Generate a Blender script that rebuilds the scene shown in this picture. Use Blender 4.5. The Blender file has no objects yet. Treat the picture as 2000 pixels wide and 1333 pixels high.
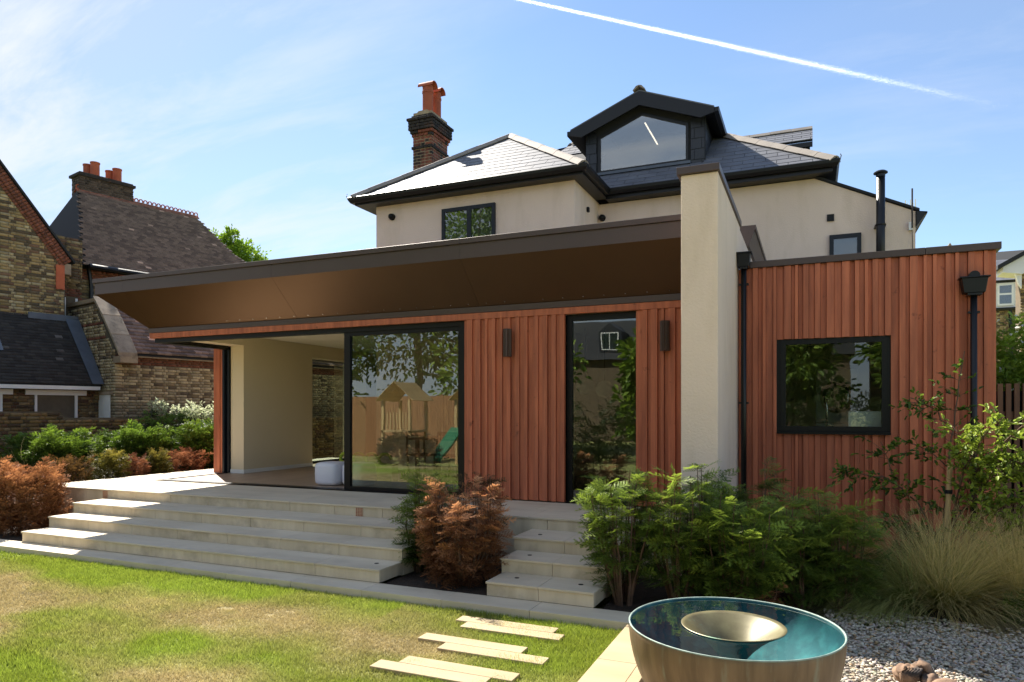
import bpy, bmesh, math, random
import numpy as np
from mathutils import Vector, Matrix

rng = np.random.default_rng(11)
random.seed(11)
R = math.radians
scene = bpy.context.scene
COL = scene.collection

# ------------------------------------------------------------------ camera, sky, sun, exposure
cam_d = bpy.data.cameras.new('camera')
cam = bpy.data.objects.new('camera', cam_d)
COL.objects.link(cam)
cam_d.sensor_width = 36.0
cam_d.lens = 24.444
cam_d.shift_y = 0.06875
cam_d.clip_start = 0.05
cam_d.clip_end = 20000
cam.location = (0, 0, 1.8)
cam.rotation_euler = (R(90), 0, R(23.38))
scene.camera = cam

SUN_TO = Vector((-0.75, 0.60, 1.0)).normalized()      # towards the sun: behind the house, to the left
SUN_EL = math.asin(SUN_TO.z)
SUN_AZ = math.atan2(SUN_TO.x, SUN_TO.y)               # clockwise from +Y
sun_d = bpy.data.lights.new('sun', 'SUN')
sun_d.energy = 4.5
sun_d.angle = R(0.53)
sun_d.color = (1.0, 0.93, 0.82)
sun = bpy.data.objects.new('sun', sun_d)
COL.objects.link(sun)
sun.rotation_euler = (-SUN_TO).to_track_quat('-Z', 'Y').to_euler()
sun.location = SUN_TO * 60

world = bpy.data.worlds.new('World')
scene.world = world
world.use_nodes = True
wn, wl = world.node_tree.nodes, world.node_tree.links
wn.clear()
w_out = wn.new('ShaderNodeOutputWorld')
w_bg = wn.new('ShaderNodeBackground')
w_sky = wn.new('ShaderNodeTexSky')
w_sky.sky_type = 'NISHITA'
w_sky.sun_disc = False
w_sky.sun_elevation = SUN_EL
w_sky.sun_rotation = SUN_AZ
w_sky.altitude = 60
w_sky.air_density = 1.0
w_sky.dust_density = 0.08
w_sky.ozone_density = 2.2
w_bg.inputs['Strength'].default_value = 0.065
# thin cirrus veil: stretched noise on a high flat layer, thicker towards the west
w_tc = wn.new('ShaderNodeTexCoord')
w_sep = wn.new('ShaderNodeSeparateXYZ')
wl.new(w_tc.outputs['Generated'], w_sep.inputs[0])
def wmath(op, a, b=None, c=None, clamp=False):
    m = wn.new('ShaderNodeMath'); m.operation = op; m.use_clamp = clamp
    for i, v in enumerate((a, b, c)):
        if v is None: continue
        if isinstance(v, (int, float)): m.inputs[i].default_value = v
        else: wl.new(v, m.inputs[i])
    return m.outputs[0]
zz = wmath('ADD', wmath('MAXIMUM', w_sep.outputs[2], 0.0), 0.22)
ux = wmath('DIVIDE', w_sep.outputs[0], zz)
uy = wmath('DIVIDE', w_sep.outputs[1], zz)
w_cmb = wn.new('ShaderNodeCombineXYZ'); wl.new(ux, w_cmb.inputs[0]); wl.new(uy, w_cmb.inputs[1])
def wnoise(rot, scl, detail, rough, dist, loc=(0, 0, 0)):
    mp = wn.new('ShaderNodeMapping'); mp.inputs['Rotation'].default_value = (0, 0, rot)
    mp.inputs['Scale'].default_value = scl; mp.inputs['Location'].default_value = loc
    wl.new(w_cmb.outputs[0], mp.inputs[0])
    n = wn.new('ShaderNodeTexNoise'); n.inputs['Scale'].default_value = 1.0
    n.inputs['Detail'].default_value = detail; n.inputs['Roughness'].default_value = rough
    n.inputs['Distortion'].default_value = dist
    wl.new(mp.outputs[0], n.inputs['Vector'])
    return n.outputs['Fac']
n1 = wnoise(R(-38), (1.1, 3.4, 1), 7, 0.62, 0.5, (3.1, 0.4, 0))
n2 = wnoise(R(-20), (0.7, 0.9, 1), 3, 0.5, 0.2, (7.7, 2.0, 0))
n3 = wnoise(R(-55), (2.4, 9.0, 1), 6, 0.65, 0.8, (1.3, 5.0, 0))
veil = wmath('ADD', wmath('MULTIPLY_ADD', ux, -0.60, 0.42), wmath('MULTIPLY', uy, -0.42))      # thickens west; unseen cloud overhead and south added to brighten the shade
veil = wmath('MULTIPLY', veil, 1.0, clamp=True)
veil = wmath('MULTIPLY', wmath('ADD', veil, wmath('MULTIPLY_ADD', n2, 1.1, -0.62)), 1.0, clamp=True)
def wmix(fac, a, col):
    m = wn.new('ShaderNodeMixRGB'); wl.new(fac, m.inputs[0]); wl.new(a, m.inputs[1]); m.inputs[2].default_value = (*col, 1); return m.outputs[0]
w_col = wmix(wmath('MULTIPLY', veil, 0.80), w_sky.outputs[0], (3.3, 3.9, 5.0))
streak = wmath('ADD', wmath('MULTIPLY', n1, 0.75), wmath('MULTIPLY', n3, 0.25))
streak = wmath('MULTIPLY_ADD', streak, 7.0, -3.2, clamp=True)
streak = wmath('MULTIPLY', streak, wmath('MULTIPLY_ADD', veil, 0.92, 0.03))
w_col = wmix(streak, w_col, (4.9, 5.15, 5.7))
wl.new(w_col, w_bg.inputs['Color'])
wl.new(w_bg.outputs[0], w_out.inputs['Surface'])

scene.view_settings.view_transform = 'Standard'
scene.view_settings.look = 'None'
scene.view_settings.exposure = 1.57
scene.view_settings.gamma = 1.0
scene.view_settings.use_curve_mapping = False
scene.cycles.max_bounces = 10
scene.cycles.transparent_max_bounces = 24
scene.cycles.use_denoising = True

# ------------------------------------------------------------------ materials
def lin(r, g, b):
    f = lambda c: (c / 255 / 12.92) if c / 255 <= 0.04045 else ((c / 255 + 0.055) / 1.055) ** 2.4
    return (f(r), f(g), f(b))

def M(name, c1, c2=None, scale=4.0, detail=5, stretch=(1, 1, 1), rough=0.6, rvar=0.0, metal=0.0, spec=0.5,
      bump=0.0, bscale=None, bstretch=None, orand=0.0, attr=False, transl=0.0, c3=None, s3=1.0, lo=0.3, hi=0.7,
      thr3=(0.55, 0.75), coat=0.0, st3=(1, 1, 1)):
    m = bpy.data.materials.new(name); m.use_nodes = True
    N, K = m.node_tree.nodes, m.node_tree.links
    N.clear()
    out = N.new('ShaderNodeOutputMaterial'); b = N.new('ShaderNodeBsdfPrincipled')
    geo = N.new('ShaderNodeNewGeometry')
    def noise(sc, st, det=detail):
        mp = N.new('ShaderNodeMapping'); mp.inputs['Scale'].default_value = [sc * s for s in st]
        K.new(geo.outputs['Position'], mp.inputs[0])
        n = N.new('ShaderNodeTexNoise'); n.inputs['Scale'].default_value = 1; n.inputs['Detail'].default_value = det
        n.inputs['Roughness'].default_value = 0.6
        K.new(mp.outputs[0], n.inputs['Vector']); return n.outputs['Fac']
    c2 = c2 or c1
    rp = N.new('ShaderNodeMapRange'); rp.inputs['From Min'].default_value = lo; rp.inputs['From Max'].default_value = hi
    nz = noise(scale, stretch); K.new(nz, rp.inputs['Value'])
    mx = N.new('ShaderNodeMixRGB'); mx.inputs[1].default_value = (*c1, 1); mx.inputs[2].default_value = (*c2, 1)
    K.new(rp.outputs[0], mx.inputs[0]); col = mx.outputs[0]
    if c3:
        r3 = N.new('ShaderNodeMapRange'); r3.inputs['From Min'].default_value = thr3[0]; r3.inputs['From Max'].default_value = thr3[1]
        K.new(noise(s3, st3, 6), r3.inputs['Value'])
        m3 = N.new('ShaderNodeMixRGB'); m3.inputs[2].default_value = (*c3, 1)
        K.new(r3.outputs[0], m3.inputs[0]); K.new(col, m3.inputs[1]); col = m3.outputs[0]
    if attr:
        at = N.new('ShaderNodeAttribute'); at.attribute_name = 'tint'
        mu = N.new('ShaderNodeMixRGB'); mu.blend_type = 'MULTIPLY'; mu.inputs[0].default_value = 1
        K.new(col, mu.inputs[1]); K.new(at.outputs['Color'], mu.inputs[2]); col = mu.outputs[0]
    if orand:
        oi = N.new('ShaderNodeObjectInfo')
        mr = N.new('ShaderNodeMapRange'); mr.inputs['To Min'].default_value = 1 - orand; mr.inputs['To Max'].default_value = 1 + orand
        K.new(oi.outputs['Random'], mr.inputs['Value'])
        mu = N.new('ShaderNodeMixRGB'); mu.blend_type = 'MULTIPLY'; mu.inputs[0].default_value = 1
        K.new(col, mu.inputs[1]); K.new(mr.outputs[0], mu.inputs[2]); col = mu.outputs[0]
    K.new(col, b.inputs['Base Color'])
    b.inputs['Metallic'].default_value = metal
    b.inputs['Specular IOR Level'].default_value = spec
    b.inputs['Coat Weight'].default_value = coat
    if rvar:
        rr = N.new('ShaderNodeMapRange'); rr.inputs['To Min'].default_value = max(0.02, rough - rvar); rr.inputs['To Max'].default_value = min(1, rough + rvar)
        K.new(nz, rr.inputs['Value']); K.new(rr.outputs[0], b.inputs['Roughness'])
    else: b.inputs['Roughness'].default_value = rough
    if bump:
        bp = N.new('ShaderNodeBump'); bp.inputs['Strength'].default_value = 1.0; bp.inputs['Distance'].default_value = bump
        K.new(noise(bscale or scale * 6, bstretch or stretch), bp.inputs['Height']); K.new(bp.outputs[0], b.inputs['Normal'])
    if transl:
        tr = N.new('ShaderNodeBsdfTranslucent'); K.new(col, tr.inputs['Color'])
        ms = N.new('ShaderNodeMixShader'); ms.inputs[0].default_value = transl
        K.new(b.outputs[0], ms.inputs[1]); K.new(tr.outputs[0], ms.inputs[2]); K.new(ms.outputs[0], out.inputs['Surface'])
    else: K.new(b.outputs[0], out.inputs['Surface'])
    return m

def glassmat(name, tint=(0.78, 0.83, 0.8), ior=1.9, rough=0.0, wav=0.0, wscale=1.2):
    m = bpy.data.materials.new(name); m.use_nodes = True
    N, K = m.node_tree.nodes, m.node_tree.links; N.clear()
    out = N.new('ShaderNodeOutputMaterial'); t = N.new('ShaderNodeBsdfTransparent'); g = N.new('ShaderNodeBsdfGlossy')
    fr = N.new('ShaderNodeFresnel'); ms = N.new('ShaderNodeMixShader')
    t.inputs['Color'].default_value = (*tint, 1); g.inputs['Roughness'].default_value = rough
    g.inputs['Color'].default_value = (0.95, 0.97, 0.96, 1)
    gb = N.new('ShaderNodeNewGeometry'); mi = N.new('ShaderNodeMapRange')       # same reflectance from either side of a thin sheet
    mi.inputs['To Min'].default_value = ior; mi.inputs['To Max'].default_value = 1 / ior
    K.new(gb.outputs['Backfacing'], mi.inputs['Value']); K.new(mi.outputs[0], fr.inputs['IOR'])
    if wav:
        geo = N.new('ShaderNodeNewGeometry'); n = N.new('ShaderNodeTexNoise'); n.inputs['Scale'].default_value = wscale
        n.inputs['Detail'].default_value = 2
        K.new(geo.outputs['Position'], n.inputs['Vector'])
        b = N.new('ShaderNodeBump'); b.inputs['Distance'].default_value = wav; K.new(n.outputs['Fac'], b.inputs['Height'])
        K.new(b.outputs[0], g.inputs['Normal']); K.new(b.outputs[0], fr.inputs['Normal'])
    K.new(fr.outputs[0], ms.inputs[0]); K.new(t.outputs[0], ms.inputs[1]); K.new(g.outputs[0], ms.inputs[2]); K.new(ms.outputs[0], out.inputs['Surface'])
    return m

def emit(name, c, s):
    m = bpy.data.materials.new(name); m.use_nodes = True
    N, K = m.node_tree.nodes, m.node_tree.links; N.clear()
    o = N.new('ShaderNodeOutputMaterial'); e = N.new('ShaderNodeEmission'); e.inputs[0].default_value = (*c, 1); e.inputs[1].default_value = s
    K.new(e.outputs[0], o.inputs[0]); return m

MT = {}
MT['board'] = M('red_cedar_stain', lin(194, 111, 77), lin(158, 87, 60), scale=1.4, stretch=(9, 9, 0.7), rough=0.62, bump=0.0012, bscale=30, bstretch=(6, 6, 0.25),
                orand=0.12, c3=lin(118, 62, 42), s3=7, thr3=(0.66, 0.74), lo=0.35, hi=0.65)
MT['render'] = M('beige_render', lin(234, 212, 194), lin(226, 204, 186), scale=0.9, rough=0.92, bump=0.008, bscale=45, c3=lin(210, 188, 164), s3=1.3, st3=(2.0, 2.0, 0.5), thr3=(0.5, 0.9))
MT['slate'] = M('roof_slate', lin(112, 114, 120), lin(94, 96, 104), scale=2.2, rough=0.58, rvar=0.05, spec=0.13, orand=0.10, bump=0.0008, bscale=35)
MT['slate_under'] = M('roof_felt', lin(40, 42, 46), rough=0.9)
MT['hang_slate'] = M('wall_slate', lin(40, 44, 54), lin(33, 36, 44), scale=2, rough=0.45, orand=0.1, bump=0.001, bscale=30)
MT['ridge'] = M('ridge_tile_grey', lin(150, 140, 130), lin(128, 120, 112), scale=3, rough=0.8, orand=0.06, bump=0.002, bscale=40)
MT['black'] = M('black_paint', lin(17, 18, 21), lin(13, 14, 16), scale=3, rough=0.4, spec=0.4)
MT['anth'] = M('anthracite_frame', lin(24, 30, 40), lin(20, 25, 33), scale=2, rough=0.45, spec=0.35)
MT['frame'] = M('black_aluminium', lin(13, 14, 15), lin(10, 11, 12), scale=2, rough=0.45, spec=0.3)
MT['brown_metal'] = M('brown_powder_coat', lin(86, 72, 67), lin(78, 65, 60), scale=0.6, rough=0.4, metal=0.35)
MT['bronze'] = M('bronze_soffit', lin(104, 78, 56), lin(96, 71, 50), scale=0.5, rough=0.42, metal=0.7)
MT['rivet'] = M('rivet_dark', lin(50, 40, 34), rough=0.5)
MT['stone'] = M('limestone_paving', lin(214, 201, 178), lin(194, 180, 156), scale=0.9, stretch=(1, 4, 3), rough=0.75, orand=0.05, bump=0.0006, bscale=60,
                c3=lin(182, 170, 150), s3=1.3, thr3=(0.54, 0.8))
MT['stone_step'] = M('limestone_riser', lin(218, 203, 176), lin(194, 178, 150), scale=2.2, stretch=(2.5, 2.5, 0.35), rough=0.75, orand=0.06, bump=0.0008, bscale=60,
                     c3=lin(158, 144, 122), s3=2.4, thr3=(0.54, 0.78))
MT['stone_tan'] = M('sandstone_plank', lin(172, 152, 118), lin(154, 134, 102), scale=1.6, stretch=(0.6, 3, 1), rough=0.8, orand=0.05, bump=0.0008, bscale=50)
MT['soil'] = M('bare_soil', lin(64, 50, 38), lin(42, 33, 26), scale=9, rough=0.95, bump=0.03, bscale=30)
MT['terracotta'] = M('terracotta', lin(176, 92, 58), lin(150, 74, 46), scale=4, rough=0.75, orand=0.1, bump=0.001, bscale=40)
MT['glass'] = glassmat('window_glass', (0.56, 0.62, 0.57), 2.2, wav=0.0012, wscale=1.0)
MT['glass_clear'] = glassmat('annex_glass', (0.8, 0.84, 0.8), 1.7, wav=0.0012, wscale=1.0)
MT['glass_sky'] = glassmat('coated_glass', (0.6, 0.66, 0.68), 2.7, wav=0.0006, wscale=1.0)
MT['glass_dark'] = glassmat('old_window_glass', (0.5, 0.54, 0.55), 2.1, wav=0.0008)
MT['wall_in'] = M('room_paint', lin(214, 200, 172), lin(208, 194, 166), scale=0.6, rough=0.85)
MT['ceil'] = M('ceiling_paint', lin(232, 226, 212), rough=0.9)
MT['floor_in'] = M('oak_floor', lin(176, 152, 130), lin(150, 126, 106), scale=1.2, stretch=(8, 0.8, 1), rough=0.45)
MT['white'] = M('white_paint', lin(228, 228, 226), lin(214, 214, 212), scale=2, rough=0.5)
MT['planter'] = M('white_fibre_planter', lin(226, 226, 236), rough=0.55)
MT['mortar'] = M('mortar_dark', lin(104, 94, 78), lin(82, 73, 60), scale=3, rough=0.95, bump=0.003, bscale=40)
MT['brick'] = M('stock_brick', (1, 1, 1), (0.72, 0.70, 0.68), scale=16, rough=0.92, attr=True, bump=0.004, bscale=50)
MT['brick1'] = M('chimney_brick_red', lin(150, 86, 62), lin(112, 64, 47), scale=14, rough=0.9, orand=0.35, bump=0.003, bscale=60, c3=lin(52, 38, 34), s3=2.2, thr3=(0.5, 0.66))
MT['brick_soot'] = M('chimney_brick_soot', lin(58, 52, 46), lin(38, 34, 31), scale=14, rough=0.92, orand=0.3, bump=0.004, bscale=50, c3=lin(96, 66, 50), s3=3, thr3=(0.6, 0.72))
MT['mortar_ch'] = M('chimney_mortar', lin(176, 158, 130), lin(140, 124, 100), scale=6, rough=0.95)
MT['tile'] = M('clay_roof_tile', (1, 1, 1), (0.7, 0.7, 0.7), scale=9, rough=0.8, attr=True, bump=0.003, bscale=30)
MT['lead'] = M('lead_flashing', lin(92, 100, 112), lin(74, 82, 94), scale=3, rough=0.5, metal=0.2)
MT['coping'] = M('weathered_coping', lin(158, 142, 122), lin(128, 113, 96), scale=4, rough=0.92, bump=0.005, bscale=25, c3=lin(96, 86, 74), s3=5)
MT['leaf'] = M('needle_leaf', (1, 1, 1), (0.75, 0.78, 0.7), scale=6, rough=0.5, spec=0.35, attr=True, transl=0.38)
MT['leaf_dry'] = M('dry_needle', (1, 1, 1), (0.7, 0.68, 0.66), scale=6, rough=0.75, spec=0.2, attr=True, transl=0.3)
MT['bark'] = M('bark', lin(112, 86, 66), lin(80, 60, 46), scale=12, rough=0.9, bump=0.004, bscale=60)
MT['straw'] = M('feather_grass', (1, 1, 1), (0.85, 0.85, 0.85), scale=5, rough=0.6, attr=True, transl=0.55)
MT['lawn'] = M('lawn_soil_thatch', (1, 1, 1), (0.7, 0.7, 0.68), scale=30, rough=0.95, attr=True, bump=0.012, bscale=60)
MT['lawn_far'] = M('lawn_far', lin(108, 124, 58), lin(146, 136, 88), scale=0.8, rough=0.95, bump=0.02, bscale=20)
MT['blade'] = M('grass_blade', (1, 1, 1), (0.85, 0.85, 0.8), scale=8, rough=0.55, spec=0.3, attr=True, transl=0.4)
MT['pebble'] = M('gravel_stone', (1, 1, 1), (0.8, 0.79, 0.78), scale=40, rough=0.8, attr=True)
MT['gravel_bed'] = M('gravel_bed', lin(176, 162, 140), lin(130, 118, 100), scale=40, rough=0.95, bump=0.01, bscale=60)
MT['copper'] = M('bowl_bronze', lin(126, 106, 82), lin(98, 81, 62), scale=3.0, stretch=(5, 5, 0.3), rough=0.5, rvar=0.08, metal=0.35, bump=0.0006, bscale=30,
                 c3=lin(128, 134, 118), s3=6, st3=(3, 3, 0.4), thr3=(0.56, 0.8))
MT['patina'] = M('verdigris_interior', lin(44, 100, 104), lin(22, 66, 74), scale=5, rough=0.7, c3=lin(74, 132, 130), s3=9, thr3=(0.5, 0.8))
MT['funnel'] = M('funnel_bronze', lin(112, 106, 74), lin(88, 80, 54), scale=9, stretch=(1, 1, 1), rough=0.42, metal=0.25, c3=lin(98, 160, 136), s3=5, thr3=(0.56, 0.75))
MT['rim'] = M('rim_verdigris', lin(150, 168, 158), lin(104, 122, 112), scale=14, rough=0.6)
MT['water'] = glassmat('bowl_water', (0.62, 0.86, 0.88), 1.33, wav=0.0012, wscale=9)
MT['statue'] = M('carved_sandstone', lin(158, 128, 102), lin(112, 88, 70), scale=7, rough=0.85, bump=0.004, bscale=40, c3=lin(66, 60, 58), s3=6, thr3=(0.52, 0.64))
MT['pale_wood'] = M('pale_softwood', lin(206, 176, 128), lin(184, 152, 106), scale=3, rough=0.75, orand=0.12)
MT['fence_wood'] = M('fence_board', lin(168, 122, 84), lin(140, 98, 64), scale=2, stretch=(6, 6, 0.6), rough=0.8, orand=0.12)
MT['slat_wood'] = M('dark_fence_slat', lin(116, 84, 64), lin(92, 64, 48), scale=2, stretch=(6, 6, 0.6), rough=0.75, orand=0.12)
MT['dark_wood'] = M('dark_wood', lin(84, 62, 46), lin(62, 45, 33), scale=3, stretch=(5, 1, 1), rough=0.5)
MT['steel'] = M('stainless', lin(190, 190, 190), rough=0.2, metal=1.0)
MT['appliance'] = M('appliance_white', lin(216, 218, 220), rough=0.35)
MT['kitchen'] = M('kitchen_dark', lin(70, 62, 54), rough=0.5)
MT['airbrick'] = M('buff_air_brick', lin(206, 176, 146), rough=0.85)
MT['airhole'] = M('air_brick_hole', lin(150, 84, 58), rough=0.9)
MT['lime'] = M('lime_paint', lin(160, 182, 50), rough=0.5)
MT['green_paint'] = M('green_paint', lin(48, 112, 80), rough=0.5)
MT['yellow_paint'] = M('yellow_paint', lin(230, 180, 40), rough=0.5)
MT['cover_stone'] = M('soot_brick_far', lin(112, 98, 78), lin(86, 74, 58), scale=6, rough=0.95)
MT['blind'] = M('green_grey_blind', lin(120, 122, 104), rough=0.8)
MT['ice'] = M('contrail_ice', (0.97, 0.97, 0.97), rough=1.0, spec=0, transl=0.85)
MT['led'] = emit('led_strip', (1.0, 0.72, 0.5), 1.6)

# ------------------------------------------------------------------ geometry helpers
WL = {}                                               # world location of every parent (none of them is rotated)

def thing(name, label, cat, loc=(0, 0, 0), group=None, kind=None):
    o = bpy.data.objects.new(name, None); COL.objects.link(o); o.empty_display_size = 0.1
    o.location = loc; WL[o] = Vector(loc); o['label'] = label
    if cat: o['category'] = cat
    if group: o['group'] = group
    if kind: o['kind'] = kind
    return o

def tag(o, label, cat=None, group=None, kind=None):
    o['label'] = label
    if cat: o['category'] = cat
    if group: o['group'] = group
    if kind: o['kind'] = kind
    return o

class MB:
    def __init__(s): s.v = []; s.f = []
    def add(s, vs, fs):
        b = len(s.v); s.v += [tuple(map(float, p)) for p in vs]; s.f += [tuple(b + i for i in f) for f in fs]; return s
    def box(s, x0, x1, y0, y1, z0, z1):
        return s.add([(x0, y0, z0), (x1, y0, z0), (x1, y1, z0), (x0, y1, z0), (x0, y0, z1), (x1, y0, z1), (x1, y1, z1), (x0, y1, z1)],
                     [(0, 3, 2, 1), (4, 5, 6, 7), (0, 1, 5, 4), (1, 2, 6, 5), (2, 3, 7, 6), (3, 0, 4, 7)])
    def prism(s, poly, d):                            # planar polygon (3-D points) pushed along d
        n = len(poly); d = Vector(d); P = [Vector(p) for p in poly]
        nr = Vector((0, 0, 0))
        for i in range(n): nr += P[i].cross(P[(i + 1) % n])
        if nr.dot(d) > 0: P = P[::-1]
        vs = P + [p + d for p in P]
        return s.add(vs, [tuple(range(n)), tuple(range(2 * n - 1, n - 1, -1))] + [(i, i + n, (i + 1) % n + n, (i + 1) % n) for i in range(n)])
    def tube(s, pts, rad, n=8, cap=True):
        pts = [Vector(p) for p in pts]; m = len(pts)
        if isinstance(rad, (int, float)): rad = [rad] * m
        vs, fs = [], []; up = Vector((0.31, 0.17, 0.93))
        for i, p in enumerate(pts):
            t = (pts[min(i + 1, m - 1)] - pts[max(i - 1, 0)]).normalized()
            a = t.cross(up)
            if a.length < 0.05: a = t.cross(Vector((1, 0, 0)))
            a.normalize(); b = t.cross(a)
            for k in range(n):
                th = 2 * math.pi * k / n; vs.append(p + (a * math.cos(th) + b * math.sin(th)) * rad[i])
        for i in range(m - 1):
            for k in range(n):
                fs.append((i * n + k, (i + 1) * n + k, (i + 1) * n + (k + 1) % n, i * n + (k + 1) % n))
        if cap: fs += [tuple(range(n)), tuple(range(m * n - 1, (m - 1) * n - 1, -1))]
        return s.add(vs, fs)
    def lathe(s, prof, c=(0, 0, 0), n=24, closed=False):
        vs, fs = [], []; m = len(prof)
        for r, z in prof:
            for k in range(n):
                th = 2 * math.pi * k / n; vs.append((c[0] + r * math.cos(th), c[1] + r * math.sin(th), c[2] + z))
        for i in range(m - 1 if not closed else m):
            j = (i + 1) % m
            for k in range(n): fs.append((i * n + k, i * n + (k + 1) % n, j * n + (k + 1) % n, j * n + k))
        return s.add(vs, fs)
    def disc(s, c, r, nrm=(0, 0, 1), n=16, th=0.004):
        nrm = Vector(nrm).normalized(); a = nrm.orthogonal().normalized(); b = nrm.cross(a); c = Vector(c)
        return s.prism([c + (a * math.cos(2 * math.pi * k / n) + b * math.sin(2 * math.pi * k / n)) * r for k in range(n)], nrm * th)

def part(name, mb, mat, parent=None, smooth=False, bevel=0.0, kind=None, label=None, seg=1):
    """one mesh object from world-space geometry, its origin at its own centre, parented under parent"""
    me = bpy.data.meshes.new(name)
    V = np.array(mb.v, dtype=float); c = (V.min(0) + V.max(0)) / 2
    if parent is None: c[2] = V[:, 2].min()
    me.from_pydata([tuple(p) for p in V - c], [], mb.f); me.update()
    if bevel:
        bm = bmesh.new(); bm.from_mesh(me)
        bmesh.ops.bevel(bm, geom=list(bm.edges), offset=bevel, segments=seg, affect='EDGES', clamp_overlap=True)
        bm.to_mesh(me); bm.free()
    if smooth: me.polygons.foreach_set('use_smooth', [True] * len(me.polygons))
    me.materials.append(MT[mat] if isinstance(mat, str) else mat)
    o = bpy.data.objects.new(name, me); COL.objects.link(o); c = Vector(c); WL[o] = c
    if parent is not None: o.parent = parent; o.location = c - WL[parent]
    else: o.location = c
    if kind: o['kind'] = kind
    if label: o['label'] = label
    return o

def boxp(name, x0, x1, y0, y1, z0, z1, mat, parent=None, **k):
    return part(name, MB().box(x0, x1, y0, y1, z0, z1), mat, parent, **k)

def place(name, me, loc, parent=None, mtx=None):
    """another object that shares mesh data"""
    o = bpy.data.objects.new(name, me); COL.objects.link(o)
    loc = Vector(loc); WL[o] = loc
    base = WL[parent] if parent is not None else Vector((0, 0, 0))
    if parent is not None: o.parent = parent
    mm = Matrix.Translation(loc - base)
    if mtx is not None: mm = mm @ mtx.to_4x4()
    o.matrix_basis = mm
    return o

def mesh_np(name, V, F, tint=None, smooth=False, mat=None):
    V = np.ascontiguousarray(V, dtype=np.float32); F = np.ascontiguousarray(F, dtype=np.int32); k = F.shape[1]
    me = bpy.data.meshes.new(name)
    me.vertices.add(len(V)); me.vertices.foreach_set('co', V.ravel())
    me.loops.add(F.size); me.loops.foreach_set('vertex_index', F.ravel())
    me.polygons.add(len(F)); me.polygons.foreach_set('loop_start', np.arange(0, F.size, k, dtype=np.int32))
    me.polygons.foreach_set('loop_total', np.full(len(F), k, dtype=np.int32))
    if smooth: me.polygons.foreach_set('use_smooth', np.ones(len(F), dtype=bool))
    me.update(calc_edges=True)
    if tint is not None:
        a = me.attributes.new('tint', 'FLOAT_COLOR', 'POINT')
        T = np.ones((len(V), 4), np.float32); T[:, :3] = tint; a.data.foreach_set('color', T.ravel())
    if mat: me.materials.append(MT[mat])
    return me

def np_part(name, V, F, mat, parent=None, tint=None, smooth=False, kind=None, c=None):
    V = np.asarray(V, dtype=float)
    if c is None:
        c = (V.min(0) + V.max(0)) / 2
        if parent is None: c[2] = V[:, 2].min()
    me = mesh_np(name, V - np.array(c), F, tint, smooth, mat)
    o = place(name, me, tuple(c), parent)
    if kind: o['kind'] = kind
    return o

def scatter(TV, TF, rot, pos, tint):
    """copies of a template mesh: rot (N,3,3) with scale, pos (N,3), tint (N,nv,3) or (N,3)"""
    N, nv = len(pos), len(TV)
    V = np.einsum('nij,vj->nvi', rot, TV) + pos[:, None, :]
    F = (TF[None] + (np.arange(N) * nv)[:, None, None]).reshape(-1, TF.shape[1])
    if tint.ndim == 2: tint = np.repeat(tint[:, None, :], nv, 1)
    return V.reshape(-1, 3), F, tint.reshape(-1, 3)

def frames(d, roll, s):
    """rotation matrices whose x axis is d, rolled about it, scaled by s"""
    d = d / np.linalg.norm(d, axis=1, keepdims=True)
    up = np.tile([0, 0, 1.0], (len(d), 1)); y = np.cross(up, d); ln = np.linalg.norm(y, axis=1, keepdims=True)
    y = np.where(ln < 1e-3, np.array([[0, 1.0, 0]]), y / np.maximum(ln, 1e-6)); z = np.cross(d, y)
    c, q = np.cos(roll)[:, None], np.sin(roll)[:, None]
    y2, z2 = y * c + z * q, -y * q + z * c
    return np.stack([d, y2, z2], 2) * np.asarray(s).reshape(-1, 1, 1)

class VN:                                             # value noise for colour patches, 2-D
    def __init__(s, seed): s.g = np.random.default_rng(seed).random((64, 64))
    def __call__(s, x, y):
        x, y = np.asarray(x), np.asarray(y)
        xi, yi = np.floor(x).astype(int), np.floor(y).astype(int); fx, fy = x - xi, y - yi
        fx, fy = fx * fx * (3 - 2 * fx), fy * fy * (3 - 2 * fy); g = s.g
        a = g[xi % 64, yi % 64] * (1 - fx) + g[(xi + 1) % 64, yi % 64] * fx
        b = g[xi % 64, (yi + 1) % 64] * (1 - fx) + g[(xi + 1) % 64, (yi + 1) % 64] * fx
        return a * (1 - fy) + b * fy
    def fbm(s, x, y, o=4):
        t, a, n = 0, 0.5, 0
        for i in range(o): t = t + a * s(x * 2 ** i + 17 * i, y * 2 ** i + 5 * i); n += a; a *= 0.55
        return t / n

def clip_poly(poly, clip):
    """convex clip of a 2-D polygon (both counter-clockwise)"""
    out = list(poly)
    for i in range(len(clip)):
        a, b = clip[i], clip[(i + 1) % len(clip)]; src, out = out, []
        if not src: return []
        sd = lambda p: (b[0] - a[0]) * (p[1] - a[1]) - (b[1] - a[1]) * (p[0] - a[0])
        for j in range(len(src)):
            p, q = src[j], src[(j + 1) % len(src)]; dp, dq = sd(p), sd(q)
            if dp >= 0: out.append(p)
            if (dp >= 0) != (dq >= 0):
                t = dp / (dp - dq); out.append((p[0] + (q[0] - p[0]) * t, p[1] + (q[1] - p[1]) * t))
    return out

def area2(p): return 0.5 * abs(sum(p[i][0] * p[(i + 1) % len(p)][1] - p[(i + 1) % len(p)][0] * p[i][1] for i in range(len(p))))

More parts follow.
